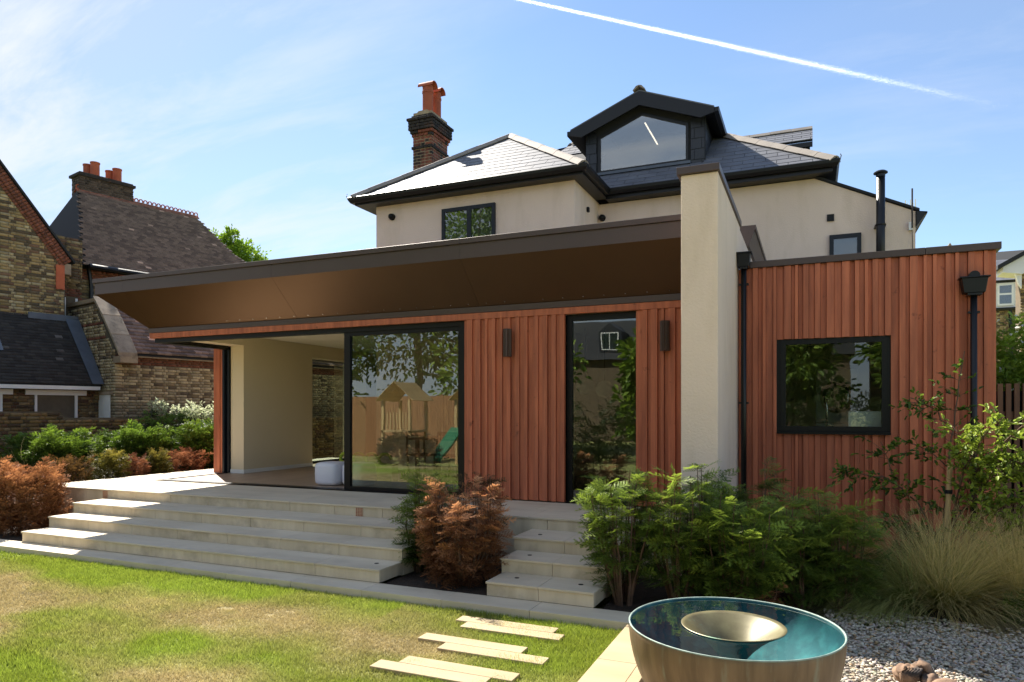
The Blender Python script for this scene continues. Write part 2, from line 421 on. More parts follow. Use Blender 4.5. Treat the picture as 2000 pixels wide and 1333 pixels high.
def slates(name, O, e1, e2, regions, parent, mat, wid=0.42, exp=0.235, th=0.009, lift=0.02, gap=0.009, t0=0.0, flat=False, hgap=-0.03):
    """single slates laid in broken bond on a sloping plane, cut to convex regions given in (s, t)"""
    O, e1, e2 = Vector(O), Vector(e1).normalized(), Vector(e2).normalized(); n = e1.cross(e2).normalized()
    tilt = 0.0 if flat else 0.006
    full = {}
    for reg in regions:
        smin, smax = min(p[0] for p in reg), max(p[0] for p in reg); tmin, tmax = min(p[1] for p in reg), max(p[1] for p in reg)
        row = int((tmin - t0) / exp) - 1
        while t0 + row * exp < tmax:
            ta = t0 + row * exp; off = (row % 2) * wid / 2
            k = int((smin - off) / wid) - 1
            while off + k * wid < smax:
                sa = off + k * wid
                rect = [(sa + gap / 2, ta), (sa + wid - gap / 2, ta), (sa + wid - gap / 2, ta + exp - hgap), (sa + gap / 2, ta + exp - hgap)]
                pc = clip_poly(rect, reg); k += 1
                if len(pc) < 3 or area2(pc) < 0.004: continue
                cs = sum(p[0] for p in pc) / len(pc); ct = sum(p[1] for p in pc) / len(pc)
                def tp(p):
                    h = lift + tilt * (1 - (p[1] - ta) / exp)
                    return (p[0] - cs, p[1] - ct, h)
                isfull = len(pc) == 4 and abs(area2(pc) - area2(rect)) < 1e-6
                if isfull and 'm' in full: me = full['m']
                else:
                    mb = MB().prism([tp(p) for p in pc], (0, 0, -th))
                    me = bpy.data.meshes.new(name); me.from_pydata(mb.v, [], mb.f); me.update(); me.materials.append(MT[mat])
                    if isfull: full['m'] = me
                m3 = Matrix((e1, e2, n)).transposed()
                place(name, me, O + e1 * cs + e2 * ct + n * random.uniform(0, 0.0015), parent, m3)
            row += 1

def brick_arr(o, us, nv, s0, s1, z0, z1, inside, colf, L=0.215, H=0.065, J=0.01, proud=0.008, bond='flemish', seed=1):
    """bricks of one wall face as arrays: s along us, z up, facing nv"""
    r = np.random.default_rng(seed); V = []; T = []
    o, us, nv = np.array(o, float), np.array(us, float), np.array(nv, float)
    z = z0; row = 0
    while z < z1:
        s = s0 - (0.16 if row % 2 else 0.0)
        k = 0
        while s < s1:
            ln = L if (k + row) % 2 == 0 or bond != 'flemish' else 0.1025
            a, b = max(s, s0), min(s + ln, s1)
            if b - a > 0.03 and inside((a + b) / 2, z + H / 2):
                p = r.uniform(0.3, 1) * proud; jz = r.uniform(-0.002, 0.002)
                base = o + us * a; q = o + us * b; d = nv * p
                zz0, zz1 = np.array([0, 0, z + jz]), np.array([0, 0, z + H + jz])
                V += [base + zz0, q + zz0, q + zz1, base + zz1, base + zz0 + d, q + zz0 + d, q + zz1 + d, base + zz1 + d]
                T += [colf((a + b) / 2, z, r)] * 8
            s += ln + J; k += 1
        z += H + J; row += 1
    V = np.array(V); n = len(V) // 8
    F = np.array([(4, 5, 6, 7), (0, 1, 5, 4), (1, 2, 6, 5), (2, 3, 7, 6), (3, 0, 4, 7)])
    return V, (F[None] + (np.arange(n) * 8)[:, None, None]).reshape(-1, 4), np.array(T)

# foliage templates -------------------------------------------------
def frond_template(nsp=10, npair=6, L=1.0, droop=0.22, seed=3, nl=0.105, nw=0.04):
    """a flat feathery conifer spray about one unit long; returns verts, triangles and 0..1 towards the tips"""
    r = np.random.default_rng(seed); V, F, T = [], [], []
    def tri(a, b, c, t):
        i = len(V); V.extend([a, b, c]); F.append((i, i + 1, i + 2)); T.extend(t)
    def spray(p0, d, ln, t0):
        d = d / np.linalg.norm(d); side = np.cross([0, 0, 1], d); side /= np.linalg.norm(side)
        for k in range(npair):
            f = (k + 0.6) / npair; p = p0 + d * ln * f + np.array([0, 0, -0.10 * ln * f * f])
            for sg in (-1, 1):
                q = (d * 0.75 + side * sg * 0.8); q /= np.linalg.norm(q)
                q = q + np.array([0, 0, r.uniform(-0.05, 0.35)])
                l = nl * (1 - 0.35 * f) * r.uniform(0.8, 1.15); w = nw * d
                tri(p - w * 0.5, p + w * 0.5, p + q * l, [t0 + f * (1 - t0) * 0.7] * 2 + [min(1, t0 + f * (1 - t0))])
        e = p0 + d * ln + np.array([0, 0, -0.10 * ln])
        tri(p0 - side * 0.006, p0 + side * 0.006, e, [t0] * 3)
    for k in range(nsp):
        f = 0.12 + 0.85 * k / nsp; sg = 1 if k % 2 else -1
        p = np.array([f * L, 0, -droop * f * f * L]); a = sg * r.uniform(0.75, 1.05)
        spray(p, np.array([math.cos(a), math.sin(a), r.uniform(-0.12, 0.15)]), L * (0.46 - 0.26 * f) * r.uniform(0.85, 1.15), 0.25 + 0.5 * f)
    spray(np.array([0.72 * L, 0, -droop * 0.5 * L]), np.array([1, 0, -0.35]), 0.34 * L, 0.7)
    return np.array(V), np.array(F), np.array(T)
FRONDS = [frond_template(seed=s, droop=d) for s, d in ((3, 0.2), (4, 0.32), (5, 0.1))]
FRONDS_FAR = [frond_template(nsp=6, npair=4, nl=0.15, nw=0.085, seed=s, droop=d) for s, d in ((6, 0.2), (7, 0.32), (8, 0.1))]

def stems_mesh(paths, r0, r1, n=5):
    mb = MB()
    for p in paths:
        m = len(p); mb.tube(p, [r0 + (r1 - r0) * i / (m - 1) for i in range(m)], n)
    return mb

def conifer(name, label, cat, base, h, rad, nst, nfr, dark, light, leafmat='leaf', size=(0.16, 0.3), vase=0.5, seed=1, group=None,
            low=0.1, topx=(0, 0), young=0.6, flatx=1.0, bare=0.0):
    """yew-like shrub: stems that fan out, feathery sprays along them"""
    r = np.random.default_rng(seed); base = np.array(base, float)
    t = thing(name, label, cat, tuple(base), group)
    paths = []; P, D, S, TT = [], [], [], []
    for i in range(nst):
        az = r.uniform(0, 2 * math.pi); rr = rad * math.sqrt(r.uniform(0.02, 1)) * 0.8
        foot = base + np.array([math.cos(az), math.sin(az), 0]) * rad * 0.16
        hh = h * r.uniform(0.68, 1.0) * (1 - 0.22 * (rr / rad) ** 2)
        tip = base + np.array([math.cos(az) * rr * flatx + topx[0], math.sin(az) * rr + topx[1], hh])
        pts = [foot * (1 - f) + tip * f + np.array([math.cos(az), math.sin(az), 0]) * rad * 0.22 * math.sin(math.pi * f) * (1 - vase) + r.normal(0, 0.008, 3) * (f > 0)
               for f in np.linspace(0, 1, 7)]
        paths.append(pts)
        for k in range(nfr):
            f = low + (1 - low) * r.random() ** (0.8 if vase < 0.6 else 0.55)
            j = min(5, int(f * 6)); g = f * 6 - j; p = pts[j] * (1 - g) + pts[j + 1] * g
            a2 = az + r.normal(0, 1.25); up = r.uniform(-0.1, 0.65) + 0.7 * max(0, f - 0.75) * 4 * 0.5
            d = np.array([math.cos(a2), math.sin(a2), up]); sc = r.uniform(*size) * (1.1 - 0.35 * f)
            P.append(p); D.append(d); S.append(sc); TT.append(f)
    P, D, S, TT = np.array(P), np.array(D), np.array(S), np.array(TT)
    keep = r.random(len(P)) > bare * (TT < 0.45); P, D, S, TT = P[keep], D[keep], S[keep], TT[keep]
    pick = r.integers(0, 3, len(P)); VV, FF, CC = [], [], []; nvs = 0
    dark, light = np.array(dark), np.array(light)
    for k in range(3):
        q = pick == k
        if not q.any(): continue
        tv, tf, tt = FRONDS[k]; n = q.sum()
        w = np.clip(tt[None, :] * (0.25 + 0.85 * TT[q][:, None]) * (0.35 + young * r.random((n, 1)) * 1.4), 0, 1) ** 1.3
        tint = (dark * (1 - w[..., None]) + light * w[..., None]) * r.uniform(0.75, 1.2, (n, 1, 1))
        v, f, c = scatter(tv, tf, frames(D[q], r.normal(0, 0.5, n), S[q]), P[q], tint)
        VV.append(v); FF.append(f + nvs); CC.append(c); nvs += len(v)
    part('branches', stems_mesh(paths, 0.012 * h, 0.003), 'bark', t)
    np_part('foliage', np.concatenate(VV), np.concatenate(FF), leafmat, t, np.concatenate(CC))
    return t

def hedge(name, label, cat, x0, x1, y0, y1, z0, z1, nfr, dark, light, leafmat='leaf', size=(0.16, 0.28), seed=1, group=None, young=0.7, round_=0.25):
    """clipped bush: sprays on and under a rounded block's surface"""
    r = np.random.default_rng(seed); c = np.array([(x0 + x1) / 2, (y0 + y1) / 2, z0]); hx, hy, hz = (x1 - x0) / 2, (y1 - y0) / 2, z1 - z0
    t = thing(name, label, cat, tuple(c), group)
    q = r.normal(0, 1, (nfr, 3)); q[:, 2] = np.abs(q[:, 2]) ; q /= np.linalg.norm(q, axis=1, keepdims=True)
    e = 2 + 5 * (1 - round_); sup = (np.abs(q) ** e).sum(1) ** (1 / e)
    rad = r.uniform(0.55, 1.0, nfr) ** 0.6 * (0.9 + 0.16 * np.sin(q[:, 0] * 7 + seed) * np.cos(q[:, 1] * 6))
    p = q / sup[:, None] * rad[:, None] * np.array([hx, hy, hz]); P = p + c
    D = q * np.array([1, 1, 0.6]) + r.normal(0, 0.45, (nfr, 3)) + np.array([0, 0, 0.45]); S = r.uniform(*size, nfr)
    P = P - D / np.linalg.norm(D, axis=1, keepdims=True) * S[:, None] * 0.5; P[:, 2] = np.maximum(P[:, 2], z0 + 0.02)
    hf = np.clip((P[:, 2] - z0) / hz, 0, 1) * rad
    pick = r.integers(0, 3, nfr); VV, FF, CC = [], [], []; nvs = 0; dark, light = np.array(dark), np.array(light)
    for k in range(3):
        s = pick == k; tv, tf, tt = FRONDS_FAR[k]; n = s.sum()
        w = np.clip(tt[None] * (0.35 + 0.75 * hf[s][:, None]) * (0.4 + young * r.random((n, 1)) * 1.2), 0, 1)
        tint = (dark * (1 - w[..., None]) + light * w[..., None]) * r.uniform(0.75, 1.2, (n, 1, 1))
        v, f, cc = scatter(tv, tf, frames(D[s], r.normal(0, 0.6, n), S[s]), P[s], tint)
        VV.append(v); FF.append(f + nvs); CC.append(cc); nvs += len(v)
    paths = []
    for i in range(9):
        a = r.uniform(0, 6.28); e1 = c + np.array([math.cos(a) * hx * 0.7, math.sin(a) * hy * 0.7, hz * r.uniform(0.6, 0.85)])
        f0 = c + np.array([math.cos(a) * hx * 0.25, math.sin(a) * hy * 0.25, 0]); paths.append([f0 * (1 - g) + e1 * g + r.normal(0, 0.01, 3) for g in np.linspace(0, 1, 5)])
    part('branches', stems_mesh(paths, 0.014, 0.004), 'bark', t)
    np_part('foliage', np.concatenate(VV), np.concatenate(FF), leafmat, t, np.concatenate(CC))
    return t

def leaf_template(fold=0.18):
    V = np.array([(0, 0, 0), (0.35, 0.24, fold), (0.75, 0.2, fold), (1, 0, 0), (0.75, -0.2, fold), (0.35, -0.24, fold), (0.5, 0, -0.02)])
    F = np.array([(0, 6, 1), (1, 6, 2), (2, 6, 3), (3, 6, 4), (4, 6, 5), (5, 6, 0)]); return V, F
LEAF = leaf_template()

def crown_tree(name, label, base, h, trunk_r, lobes, nleaf, dark, light, size, seed, group=None, leafmat='leaf', cat='tree', trunk_h=None):
    """broadleaf tree: tapered trunk and limbs, leaves gathered in clumps through the crown's lobes"""
    r = np.random.default_rng(seed); base = np.array(base, float); t = thing(name, label, cat, tuple(base), group)
    mb = MB(); th = trunk_h or h * 0.45
    mb.tube([base, base + [0.02 * h, 0.01 * h, th * 0.5], base + [0.0, 0.0, th], base + [0.01 * h, 0, h * 0.8]], [trunk_r, trunk_r * 0.8, trunk_r * 0.6, trunk_r * 0.15], 8)
    P, D, S, W = [], [], [], []
    tot = sum(l[3] ** 2 for l in lobes)
    for lx, ly, lz, lr in lobes:
        c = base + np.array([lx, ly, lz]); st = base + np.array([0, 0, th * r.uniform(0.7, 1.1)])
        mb.tube([st, (st + c) / 2 + [0, 0, 0.1 * lr], c], [trunk_r * 0.4, trunk_r * 0.25, trunk_r * 0.1], 5)
        ncl = max(8, int(46 * lr ** 2 / tot * len(lobes) ** 0.5 * 2)); per = max(6, int(nleaf * lr ** 2 / tot / ncl))
        for i in range(ncl):
            q = r.normal(0, 1, 3); q /= np.linalg.norm(q); cc = c + q * lr * r.uniform(0.45, 1.05); cr = lr * r.uniform(0.16, 0.32)
            for k in range(per):
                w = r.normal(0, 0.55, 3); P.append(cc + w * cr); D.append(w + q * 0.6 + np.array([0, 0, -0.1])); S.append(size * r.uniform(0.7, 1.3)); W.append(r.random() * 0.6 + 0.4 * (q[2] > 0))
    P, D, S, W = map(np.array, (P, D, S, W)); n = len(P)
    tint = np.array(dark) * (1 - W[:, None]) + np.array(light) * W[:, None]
    v, f, c = scatter(*LEAF, frames(D, r.uniform(-1.2, 1.2, n), S), P, tint)
    part('trunk', mb, 'bark', t); np_part('crown', v, f, leafmat, t, c)
    return t

def grass_clump(name, label, base, n, ln, wid, c0, c1, seed, lean=(0, 0), spread=0.9, cat='ornamental grass', group=None, r0=0.08, upright=0.5, gravity=1.0, mat='straw'):
    r = np.random.default_rng(seed); base = np.array(base, float); K = 7
    az = r.uniform(0, 2 * math.pi, n); pit = np.clip(r.normal(upright, 0.32, n), 0.03, 1.45)
    L = ln * r.uniform(0.55, 1.1, n)
    d = np.stack([np.cos(az) * np.cos(pit) * spread + lean[0], np.sin(az) * np.cos(pit) * spread + lean[1], np.sin(pit)], 1)
    rb = r0 * np.sqrt(r.random(n)); p = np.stack([np.cos(az) * rb, np.sin(az) * rb, np.zeros(n)], 1) + base
    side = np.stack([-np.sin(az + r.normal(0, 0.6, n)), np.cos(az), np.zeros(n)], 1)
    V = np.zeros((n, K + 1, 2, 3)); T = np.zeros((n, K + 1, 2, 3)); mixv = np.clip(r.normal(0.5, 0.25, n), 0, 1)
    wob = r.normal(0, 0.17, (n, 3)) * np.array([1, 1, 0.4])
    for k in range(K + 1):
        f = k / K; w = wid * (1 - 0.85 * f) * 0.5
        V[:, k, 0] = p - side * w; V[:, k, 1] = p + side * w
        g = np.clip(f * 1.2 + (mixv - 0.5) * 0.8, 0, 1)[:, None]; T[:, k, 0] = T[:, k, 1] = np.array(c0) * (1 - g) + np.array(c1) * g
        d2 = d / np.linalg.norm(d, axis=1, keepdims=True); p = p + d2 * (L / K)[:, None]
        d = d2 + np.array([0, 0, -0.16 * gravity * (0.6 + f)]) + wob * f
        p[:, 2] = np.maximum(p[:, 2], base[2] + 0.012)
    T *= r.uniform(0.8, 1.2, (n, 1, 1, 1))
    i = np.arange(n)[:, None] * (K + 1) * 2 + np.arange(K)[None] * 2
    F = np.stack([i, i + 1, i + 3, i + 2], -1).reshape(-1, 4)
    o = np_part(name, V.reshape(-1, 3), F, mat, None, T.reshape(-1, 3), c=tuple(base)); tag(o, label, cat, group); return o

# ------------------------------------------------------------------ ground
LAWN_Z = -0.062
def struct(name, mb, mat, label=None):
    o = part(name, mb, mat); o['kind'] = 'structure'
    if label: o['label'] = label
    return o
struct('ground', MB().add([(-900, -900, -0.16), (900, -900, -0.16), (900, 900, -0.16), (-900, 900, -0.16)], [(0, 1, 2, 3)]), 'lawn_far', 'wide grassy ground around the houses')
vn1, vn2, vn3 = VN(5), VN(9), VN(21)
def lawn_col(x, y):
    """green turf with sun-dried straw patches, as they lie in this garden"""
    dry = vn1.fbm(x * 0.55 + 3.1, y * 0.8 + 1.7, 4)
    dry = dry + 0.16 * np.exp(-(((x + 3.6) / 1.5) ** 2 + ((y - 4.75) / 0.75) ** 2)) + 0.10 * np.exp(-(((x + 8.3) / 1.2) ** 2 + ((y - 5.0) / 0.5) ** 2))
    dry = dry - 0.16 * np.exp(-((y - 5.7) / 0.45) ** 2) * (x < -3.6) + 0.08 * (vn3.fbm(x * 3, y * 3, 3) - 0.5)
    w = np.clip((dry - 0.34) / 0.28, 0, 1)[..., None]
    g = vn2.fbm(x * 1.3, y * 1.3, 3)[..., None]
    green = np.array([0.225, 0.295, 0.042]) * (0.75 + 0.5 * g) + np.array([0.05, 0.03, 0.0]) * (1 - g)
    straw = np.array([0.42, 0.34, 0.16]) * (0.8 + 0.4 * g)
    return green * (1 - w) + straw * w, w[..., 0]
gx, gy = np.arange(-16, -1.43, 0.06), np.arange(-3.0, 5.84, 0.06)
X, Y = np.meshgrid(gx, gy, indexing='ij')
Z = LAWN_Z - 0.02 + 0.012 * (vn3.fbm(X * 1.5, Y * 1.5, 3) - 0.5) + 0.008 * (vn2.fbm(X * 7, Y * 7, 2) - 0.5)
V = np.stack([X, Y, Z], -1).reshape(-1, 3); n0, n1_ = X.shape
I = (np.arange(n0 - 1)[:, None] * n1_ + np.arange(n1_ - 1)[None]).ravel()
colr, _ = lawn_col(X, Y)
o = np_part('lawn', V, np.stack([I, I + n1_, I + n1_ + 1, I + 1], 1), 'lawn', None, colr.reshape(-1, 3) * 0.8)
o['kind'] = 'structure'; o['label'] = 'lawn of green and sun-dried patches'

# blades of the turf in front of the camera
def blades(n, x0, x1, y0, y1, hmin, hmax, w):
    x = rng.uniform(x0, x1, n); y = rng.uniform(y0, y1, n); c, dry = lawn_col(x, y)
    bare = vn2.fbm(x * 5 + 9, y * 5, 2)
    k = (bare + (1 - dry) * 0.4 > 0.12); x, y, c, dry = x[k], y[k], c[k], dry[k]; n = len(x)
    h = rng.uniform(hmin, hmax, n) * (1 - 0.35 * dry) * (0.7 + 0.6 * vn3.fbm(x * 4, y * 4, 2)); az = rng.uniform(0, 6.283, n); ln = rng.uniform(0.1, 0.9, n) * h * (1 + dry)
    b = np.stack([x, y, np.full(n, LAWN_Z - 0.022)], 1); s = np.stack([np.cos(az), np.sin(az), np.zeros(n)], 1) * w * 0.5
    az2 = rng.uniform(0, 6.283, n); t = b + np.stack([np.cos(az2) * ln, np.sin(az2) * ln, h], 1)
    V = np.stack([b - s, b + s, t], 1).reshape(-1, 3); F = np.arange(3 * n).reshape(-1, 3)
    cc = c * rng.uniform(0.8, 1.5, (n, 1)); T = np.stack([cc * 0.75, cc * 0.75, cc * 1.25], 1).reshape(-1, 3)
    return V, F, T
B = [blades(170000, -5.2, -1.45, 2.6, 5.82, 0.025, 0.05, 0.006), blades(125000, -9.2, -5.2, 2.7, 5.82, 0.025, 0.055, 0.008), blades(30000, -14.5, -9.2, 3.6, 5.82, 0.025, 0.055, 0.011),
     blades(26000, -12, -1.45, -2.9, 2.6, 0.03, 0.05, 0.014)]
off = 0; VV, FF, TT = [], [], []
for v, f, t in B: VV.append(v); FF.append(f + off); TT.append(t); off += len(v)
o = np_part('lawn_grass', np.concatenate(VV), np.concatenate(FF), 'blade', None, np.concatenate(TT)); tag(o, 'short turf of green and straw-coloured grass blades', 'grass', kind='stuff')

# planting beds
def bed(name, x0, x1, y0, y1, z, label):
    gx, gy = np.linspace(x0, x1, max(3, int((x1 - x0) / 0.08))), np.linspace(y0, y1, max(3, int((y1 - y0) / 0.08)))
    X, Y = np.meshgrid(gx, gy, indexing='ij'); Z = z + 0.05 * (vn3.fbm(X * 2.2, Y * 2.2, 4) - 0.5)
    V = np.stack([X, Y, Z], -1).reshape(-1, 3); a, b = X.shape; I = (np.arange(a - 1)[:, None] * b + np.arange(b - 1)[None]).ravel()
    o = np_part(name, V, np.stack([I, I + b, I + b + 1, I + 1], 1), 'soil'); o['kind'] = 'structure'; o['label'] = label
bed('soil_bed', -4.16, -2.94, 6.145, 7.56, -0.03, 'dark soil between the two flights of steps')
bed('soil_bed', -1.8, 0.12, 6.145, 9.6, -0.045, 'dark planting soil in front of the pier')
bed('soil_bed', 0.12, 3.2, 6.98, 9.6, -0.045, 'dark planting soil in front of the clad annex')
bed('soil_bed', -16.5, -12.0, 5.9, 15.5, 0.30, 'planting soil between the terrace and the old garden wall')
bed('soil_bed', -12.6, -10.2, 5.9, 7.7, -0.05, 'planting soil left of the wide steps')

# ------------------------------------------------------------------ stonework
def slab_row(name, parent, x0, x1, y0, y1, z0, z1, mat, n, gap=0.004, bevel=0.002, jit=0.0006):
    w = (x1 - x0) / n; me = None
    for i in range(n):
        if me is None:
            p = boxp(name, x0 + gap / 2, x0 + w - gap / 2, y0, y1, z0, z1, mat, parent, bevel=bevel); me = p.data
        else: place(name, me, (x0 + (i + 0.5) * w, (y0 + y1) / 2, (z0 + z1) / 2 + random.uniform(-jit, jit)), parent)

kerb = thing('kerb', 'low pale limestone kerb along the lawn', None, (-6, 6, 0), kind='structure')
slab_row('kerb_slab', kerb, -16.0, -1.44, 5.83, 6.14, -0.10, 0.0, 'stone', 16)
path = thing('garden_path', 'narrow pale stone path beside the copper bowl', None, (-1.25, 4, 0), kind='structure')
for i in range(9):
    y1 = 5.826 - i * 0.92
    boxp('paving_slab', -1.44, -1.145, y1 - 0.916, y1, -0.10, -0.002, 'stone_tan', path, bevel=0.002)
    boxp('edging_slab', -1.141, -1.06, y1 - 0.916, y1, -0.10, 0.0, 'stone_tan', path, bevel=0.002)

terr = thing('terrace', 'raised terrace of pale limestone slabs', None, (-6.6, 9, 0.5), kind='structure')
boxp('terrace_core', -11.93, -1.30, 7.62, 8.93, -0.1, 0.534, 'stone_step', terr)
boxp('terrace_core', -11.93, -10.96, 8.94, 15.5, -0.1, 0.534, 'stone_step', terr)
boxp('terrace_core', -10.95, -1.30, 8.94, 15.5, -0.1, 0.50, 'stone_step', terr)
ys = [7.585, 8.25, 8.915]
for j in range(2): slab_row('paving_slab', terr, -11.95, -1.30, ys[j] + 0.002, ys[j + 1] - 0.002, 0.538, 0.56, 'stone', 12 if j == 0 else 11)
yy = 8.915
for j in range(7):
    slab_row('paving_slab', terr, -11.95, -10.94, yy + 0.002, yy + 0.9, 0.538, 0.56, 'stone', 1 if j % 2 else 2); yy += 0.904
# terrace front facing
slab_row('facing_slab', terr, -11.94, -1.32, 7.60, 7.618, -0.05, 0.536, 'stone_step', 14)
for ax in (-10.34, -5.47):
    ab = boxp('air_brick', ax - 0.055, ax + 0.055, 7.592, 7.599, 0.422, 0.535, 'airbrick', terr)
    mb = MB()
    for i in range(4):
        for k in range(6):
            xx, zz_ = ax - 0.042 + i * 0.028, 0.432 + k * 0.0185; mb.box(xx - 0.008, xx + 0.008, 7.589, 7.5915, zz_ - 0.006, zz_ + 0.006)
    part('air_holes', mb, 'airhole', ab)

def flight(name, label, steps, group):
    x = [s for s in steps]
    t = thing(name, label, 'steps', ((steps[0][0] + steps[0][1]) / 2, steps[0][2], 0), group)
    for i, (x0, x1, y0, y1, z0, z1, n) in enumerate(steps):
        boxp('core', x0 + 0.03, x1 - 0.03, y0 + 0.03, y1 - 0.002, z0 + 0.001, z1 - 0.025, 'stone_step', t)
        slab_row('riser', t, x0, x1, y0, y0 + 0.026, z0 + 0.001, z1 - 0.022, 'stone_step', n, gap=0.003)
        boxp('end_slab', x0, x0 + 0.026, y0 + 0.028, y1, z0 + 0.001, z1 - 0.022, 'stone_step', t)
        boxp('end_slab', x1 - 0.026, x1, y0 + 0.028, y1, z0 + 0.001, z1 - 0.022, 'stone_step', t)
        slab_row('tread', t, x0 - 0.008, x1 + 0.008, y0 - 0.014, y1, z1 - 0.021, z1, 'stone', n, gap=0.003)
        for lx in (x0 + 0.22, x1 - 0.2):
            mb = MB().disc((lx, y0 + 0.24, z1), 0.024, n=14, th=0.003); part('step_light', mb, 'frame', t)
    return t
flight('garden_steps', 'wide flight of three pale stone steps up to the terrace', [(-10.04, -4.17, 6.142, 6.58, 0.0, 0.14, 7), (-10.15, -4.17, 6.582, 7.03, -0.02, 0.28, 7), (-10.28, -4.17, 7.032, 7.598, -0.02, 0.42, 7)], 'stone steps to the terrace')
flight('garden_steps', 'narrow flight of three pale stone steps between the brown and green shrubs', [(-2.925, -1.84, 6.142, 6.58, 0.0, 0.14, 2), (-2.965, -1.84, 6.582, 7.03, -0.02, 0.28, 2), (-3.02, -1.84, 7.032, 7.598, -0.02, 0.42, 2)], 'stone steps to the terrace')

# stepping stones: pairs of long planks set side by side in the turf
pl = [(-2.91, -1.99, 5.468, 5.612, 'far left plank of the stepping-stone pair nearest the kerb'), (-2.79, -1.885, 5.318, 5.464, 'near right plank of the stepping-stone pair nearest the kerb'),
      (-2.965, -2.05, 4.912, 5.058, 'far left plank of the middle stepping-stone pair'), (-2.70, -1.815, 4.76, 4.908, 'near right plank of the middle stepping-stone pair'),
      (-2.81, -1.895, 4.382, 4.53, 'far right plank of the nearest whole stepping-stone pair'), (-2.96, -2.05, 4.23, 4.378, 'near left plank of the nearest whole stepping-stone pair'),
      (-2.88, -1.97, 3.785, 3.935, 'stepping-stone plank cut off by the bottom of the picture'), (-2.75, -1.85, 3.632, 3.781, 'stepping-stone plank just below the picture')]
for x0, x1, y0, y1, lb in pl:
    o = boxp('stepping_stone', x0, x1, y0, y1, -0.11, -0.050, 'stone_tan', bevel=0.003); tag(o, 'pale sandstone plank in the lawn, ' + lb, 'stepping stone', 'sandstone planks set in the lawn')

# gravel: a real heap of pebbles
struct('gravel_base', MB().add([(-1.06, 2.0, -0.07), (4.0, 2.0, -0.07), (4.0, 7.9, -0.06), (-1.06, 6.14, -0.07)], [(0, 1, 2, 3)]), 'gravel_bed', 'bed under the pale gravel')
def pebble_t(seed):
    r = np.random.default_rng(seed); bm = bmesh.new(); bmesh.ops.create_icosphere(bm, subdivisions=1, radius=1)
    V = np.array([v.co for v in bm.verts]); F = np.array([[v.index for v in f.verts] for f in bm.faces]); bm.free()
    V *= r.uniform(0.72, 1.2, (len(V), 1)); V *= np.array([1.25, 0.9, 0.55]); return V, F
GN = 21000; gxp, gyp = rng.uniform(-1.04, 2.5, GN), rng.uniform(4.6, 7.45, GN)
k = (gyp < 7.05 + 0.12 * np.sin(gxp * 3) + 0.12 * gxp) & ~((gxp < 0.1) & (gyp > 6.12)) & ~(((gxp + 0.427) ** 2 + (gyp - 4.25) ** 2) < 0.40 ** 2)
gxp, gyp = gxp[k], gyp[k]; GN = len(gxp)
pk = rng.integers(0, 4, GN); VV, FF, TT = [], [], []; off = 0
for j in range(4):
    s = pk == j; n = s.sum(); tv, tf = pebble_t(j + 50); sz = rng.uniform(0.009, 0.018, n)
    d = np.stack([np.cos(a := rng.uniform(0, 6.28, n)), np.sin(a), rng.normal(0, 0.25, n)], 1)
    b = np.clip(rng.normal(0.44, 0.11, n), 0.14, 0.75)[:, None] * np.array([1.0, 0.89, 0.73]) + rng.normal(0, 0.015, (n, 3))
    warm = (rng.random(n) < 0.12)[:, None]; b = np.where(warm, b * np.array([0.95, 0.72, 0.5]), b)
    v, f, c = scatter(tv, tf, frames(d, rng.normal(0, 0.35, n), sz), np.stack([gxp[s], gyp[s], -0.055 + rng.uniform(0, 0.018, n)], 1), np.clip(b, 0.03, 0.9))
    VV.append(v); FF.append(f + off); TT.append(c); off += len(v)
o = np_part('gravel', np.concatenate(VV), np.concatenate(FF), 'pebble', None, np.concatenate(TT)); tag(o, 'loose pale grey and buff gravel around the copper bowl', 'gravel', kind='stuff')

# ------------------------------------------------------------------ the garden-room extension
ext = thing('garden_extension', 'single-storey garden room with red timber cladding and a dark bronze roof overhang', 'building', (-6.2, 11, 0.56))
FX = [-11.57, -10.86, -7.6, -4.35, -1.29]
roof = boxp('flat_roof', -11.50, -1.29, 8.36, 12.58, 3.93, 4.05, 'brown_metal', ext)
boxp('flat_roof', -11.50, -8.66, 12.582, 15.4, 3.93, 4.05, 'brown_metal', ext)
for i in range(4):
    a, b = FX[i], FX[i + 1] - 0.003
    boxp('coping_trim', a - (0.03 if i == 0 else 0), b, 8.272, 8.42, 4.048, 4.116, 'brown_metal', roof, bevel=0.002)
    boxp('fascia_panel', a, b, 8.30, 8.33, 3.85, 4.045, 'brown_metal', roof)
boxp('coping_trim', -11.60, -11.45, 8.422, 15.4, 4.048, 4.116, 'brown_metal', roof)
boxp('fascia_panel', -11.57, -11.54, 8.332, 15.4, 3.85, 4.045, 'brown_metal', roof)
SY, SZ = 8.905, 3.288
def soffit(a, b, c, d):                               # front panel between x=a..b at the fascia and c..d at the wall
    P = [(a, 8.302, 3.852), (b, 8.302, 3.852), (d, SY, SZ), (c, SY, SZ)]
    part('soffit_panel', MB().prism(P, (0, 0.012, 0.012)), 'bronze', roof)
soffit(-10.858, -7.602, -10.858, -7.602); soffit(-7.598, -4.352, -7.598, -4.352); soffit(-4.348, -1.29, -4.348, -1.29)
part('soffit_panel', MB().prism([(-11.568, 8.302, 3.852), (-10.862, 8.302, 3.852), (-10.862, SY, SZ), (-10.96, SY, SZ)], (0, 0.012, 0.012)), 'bronze', roof)
part('soffit_panel', MB().prism([(-11.568, 8.306, 3.852), (-10.964, SY, SZ), (-10.964, 15.4, SZ), (-11.568, 15.4, 3.852)], (0.012, 0, 0.012)), 'bronze', roof)
mb = MB()
for i in range(34):
    x = -10.78 + i * 0.285
    if x < -1.4: mb.disc((x, SY - 0.045, SZ + 0.042), 0.007, (0, -0.68, -0.73), 8, 0.003)
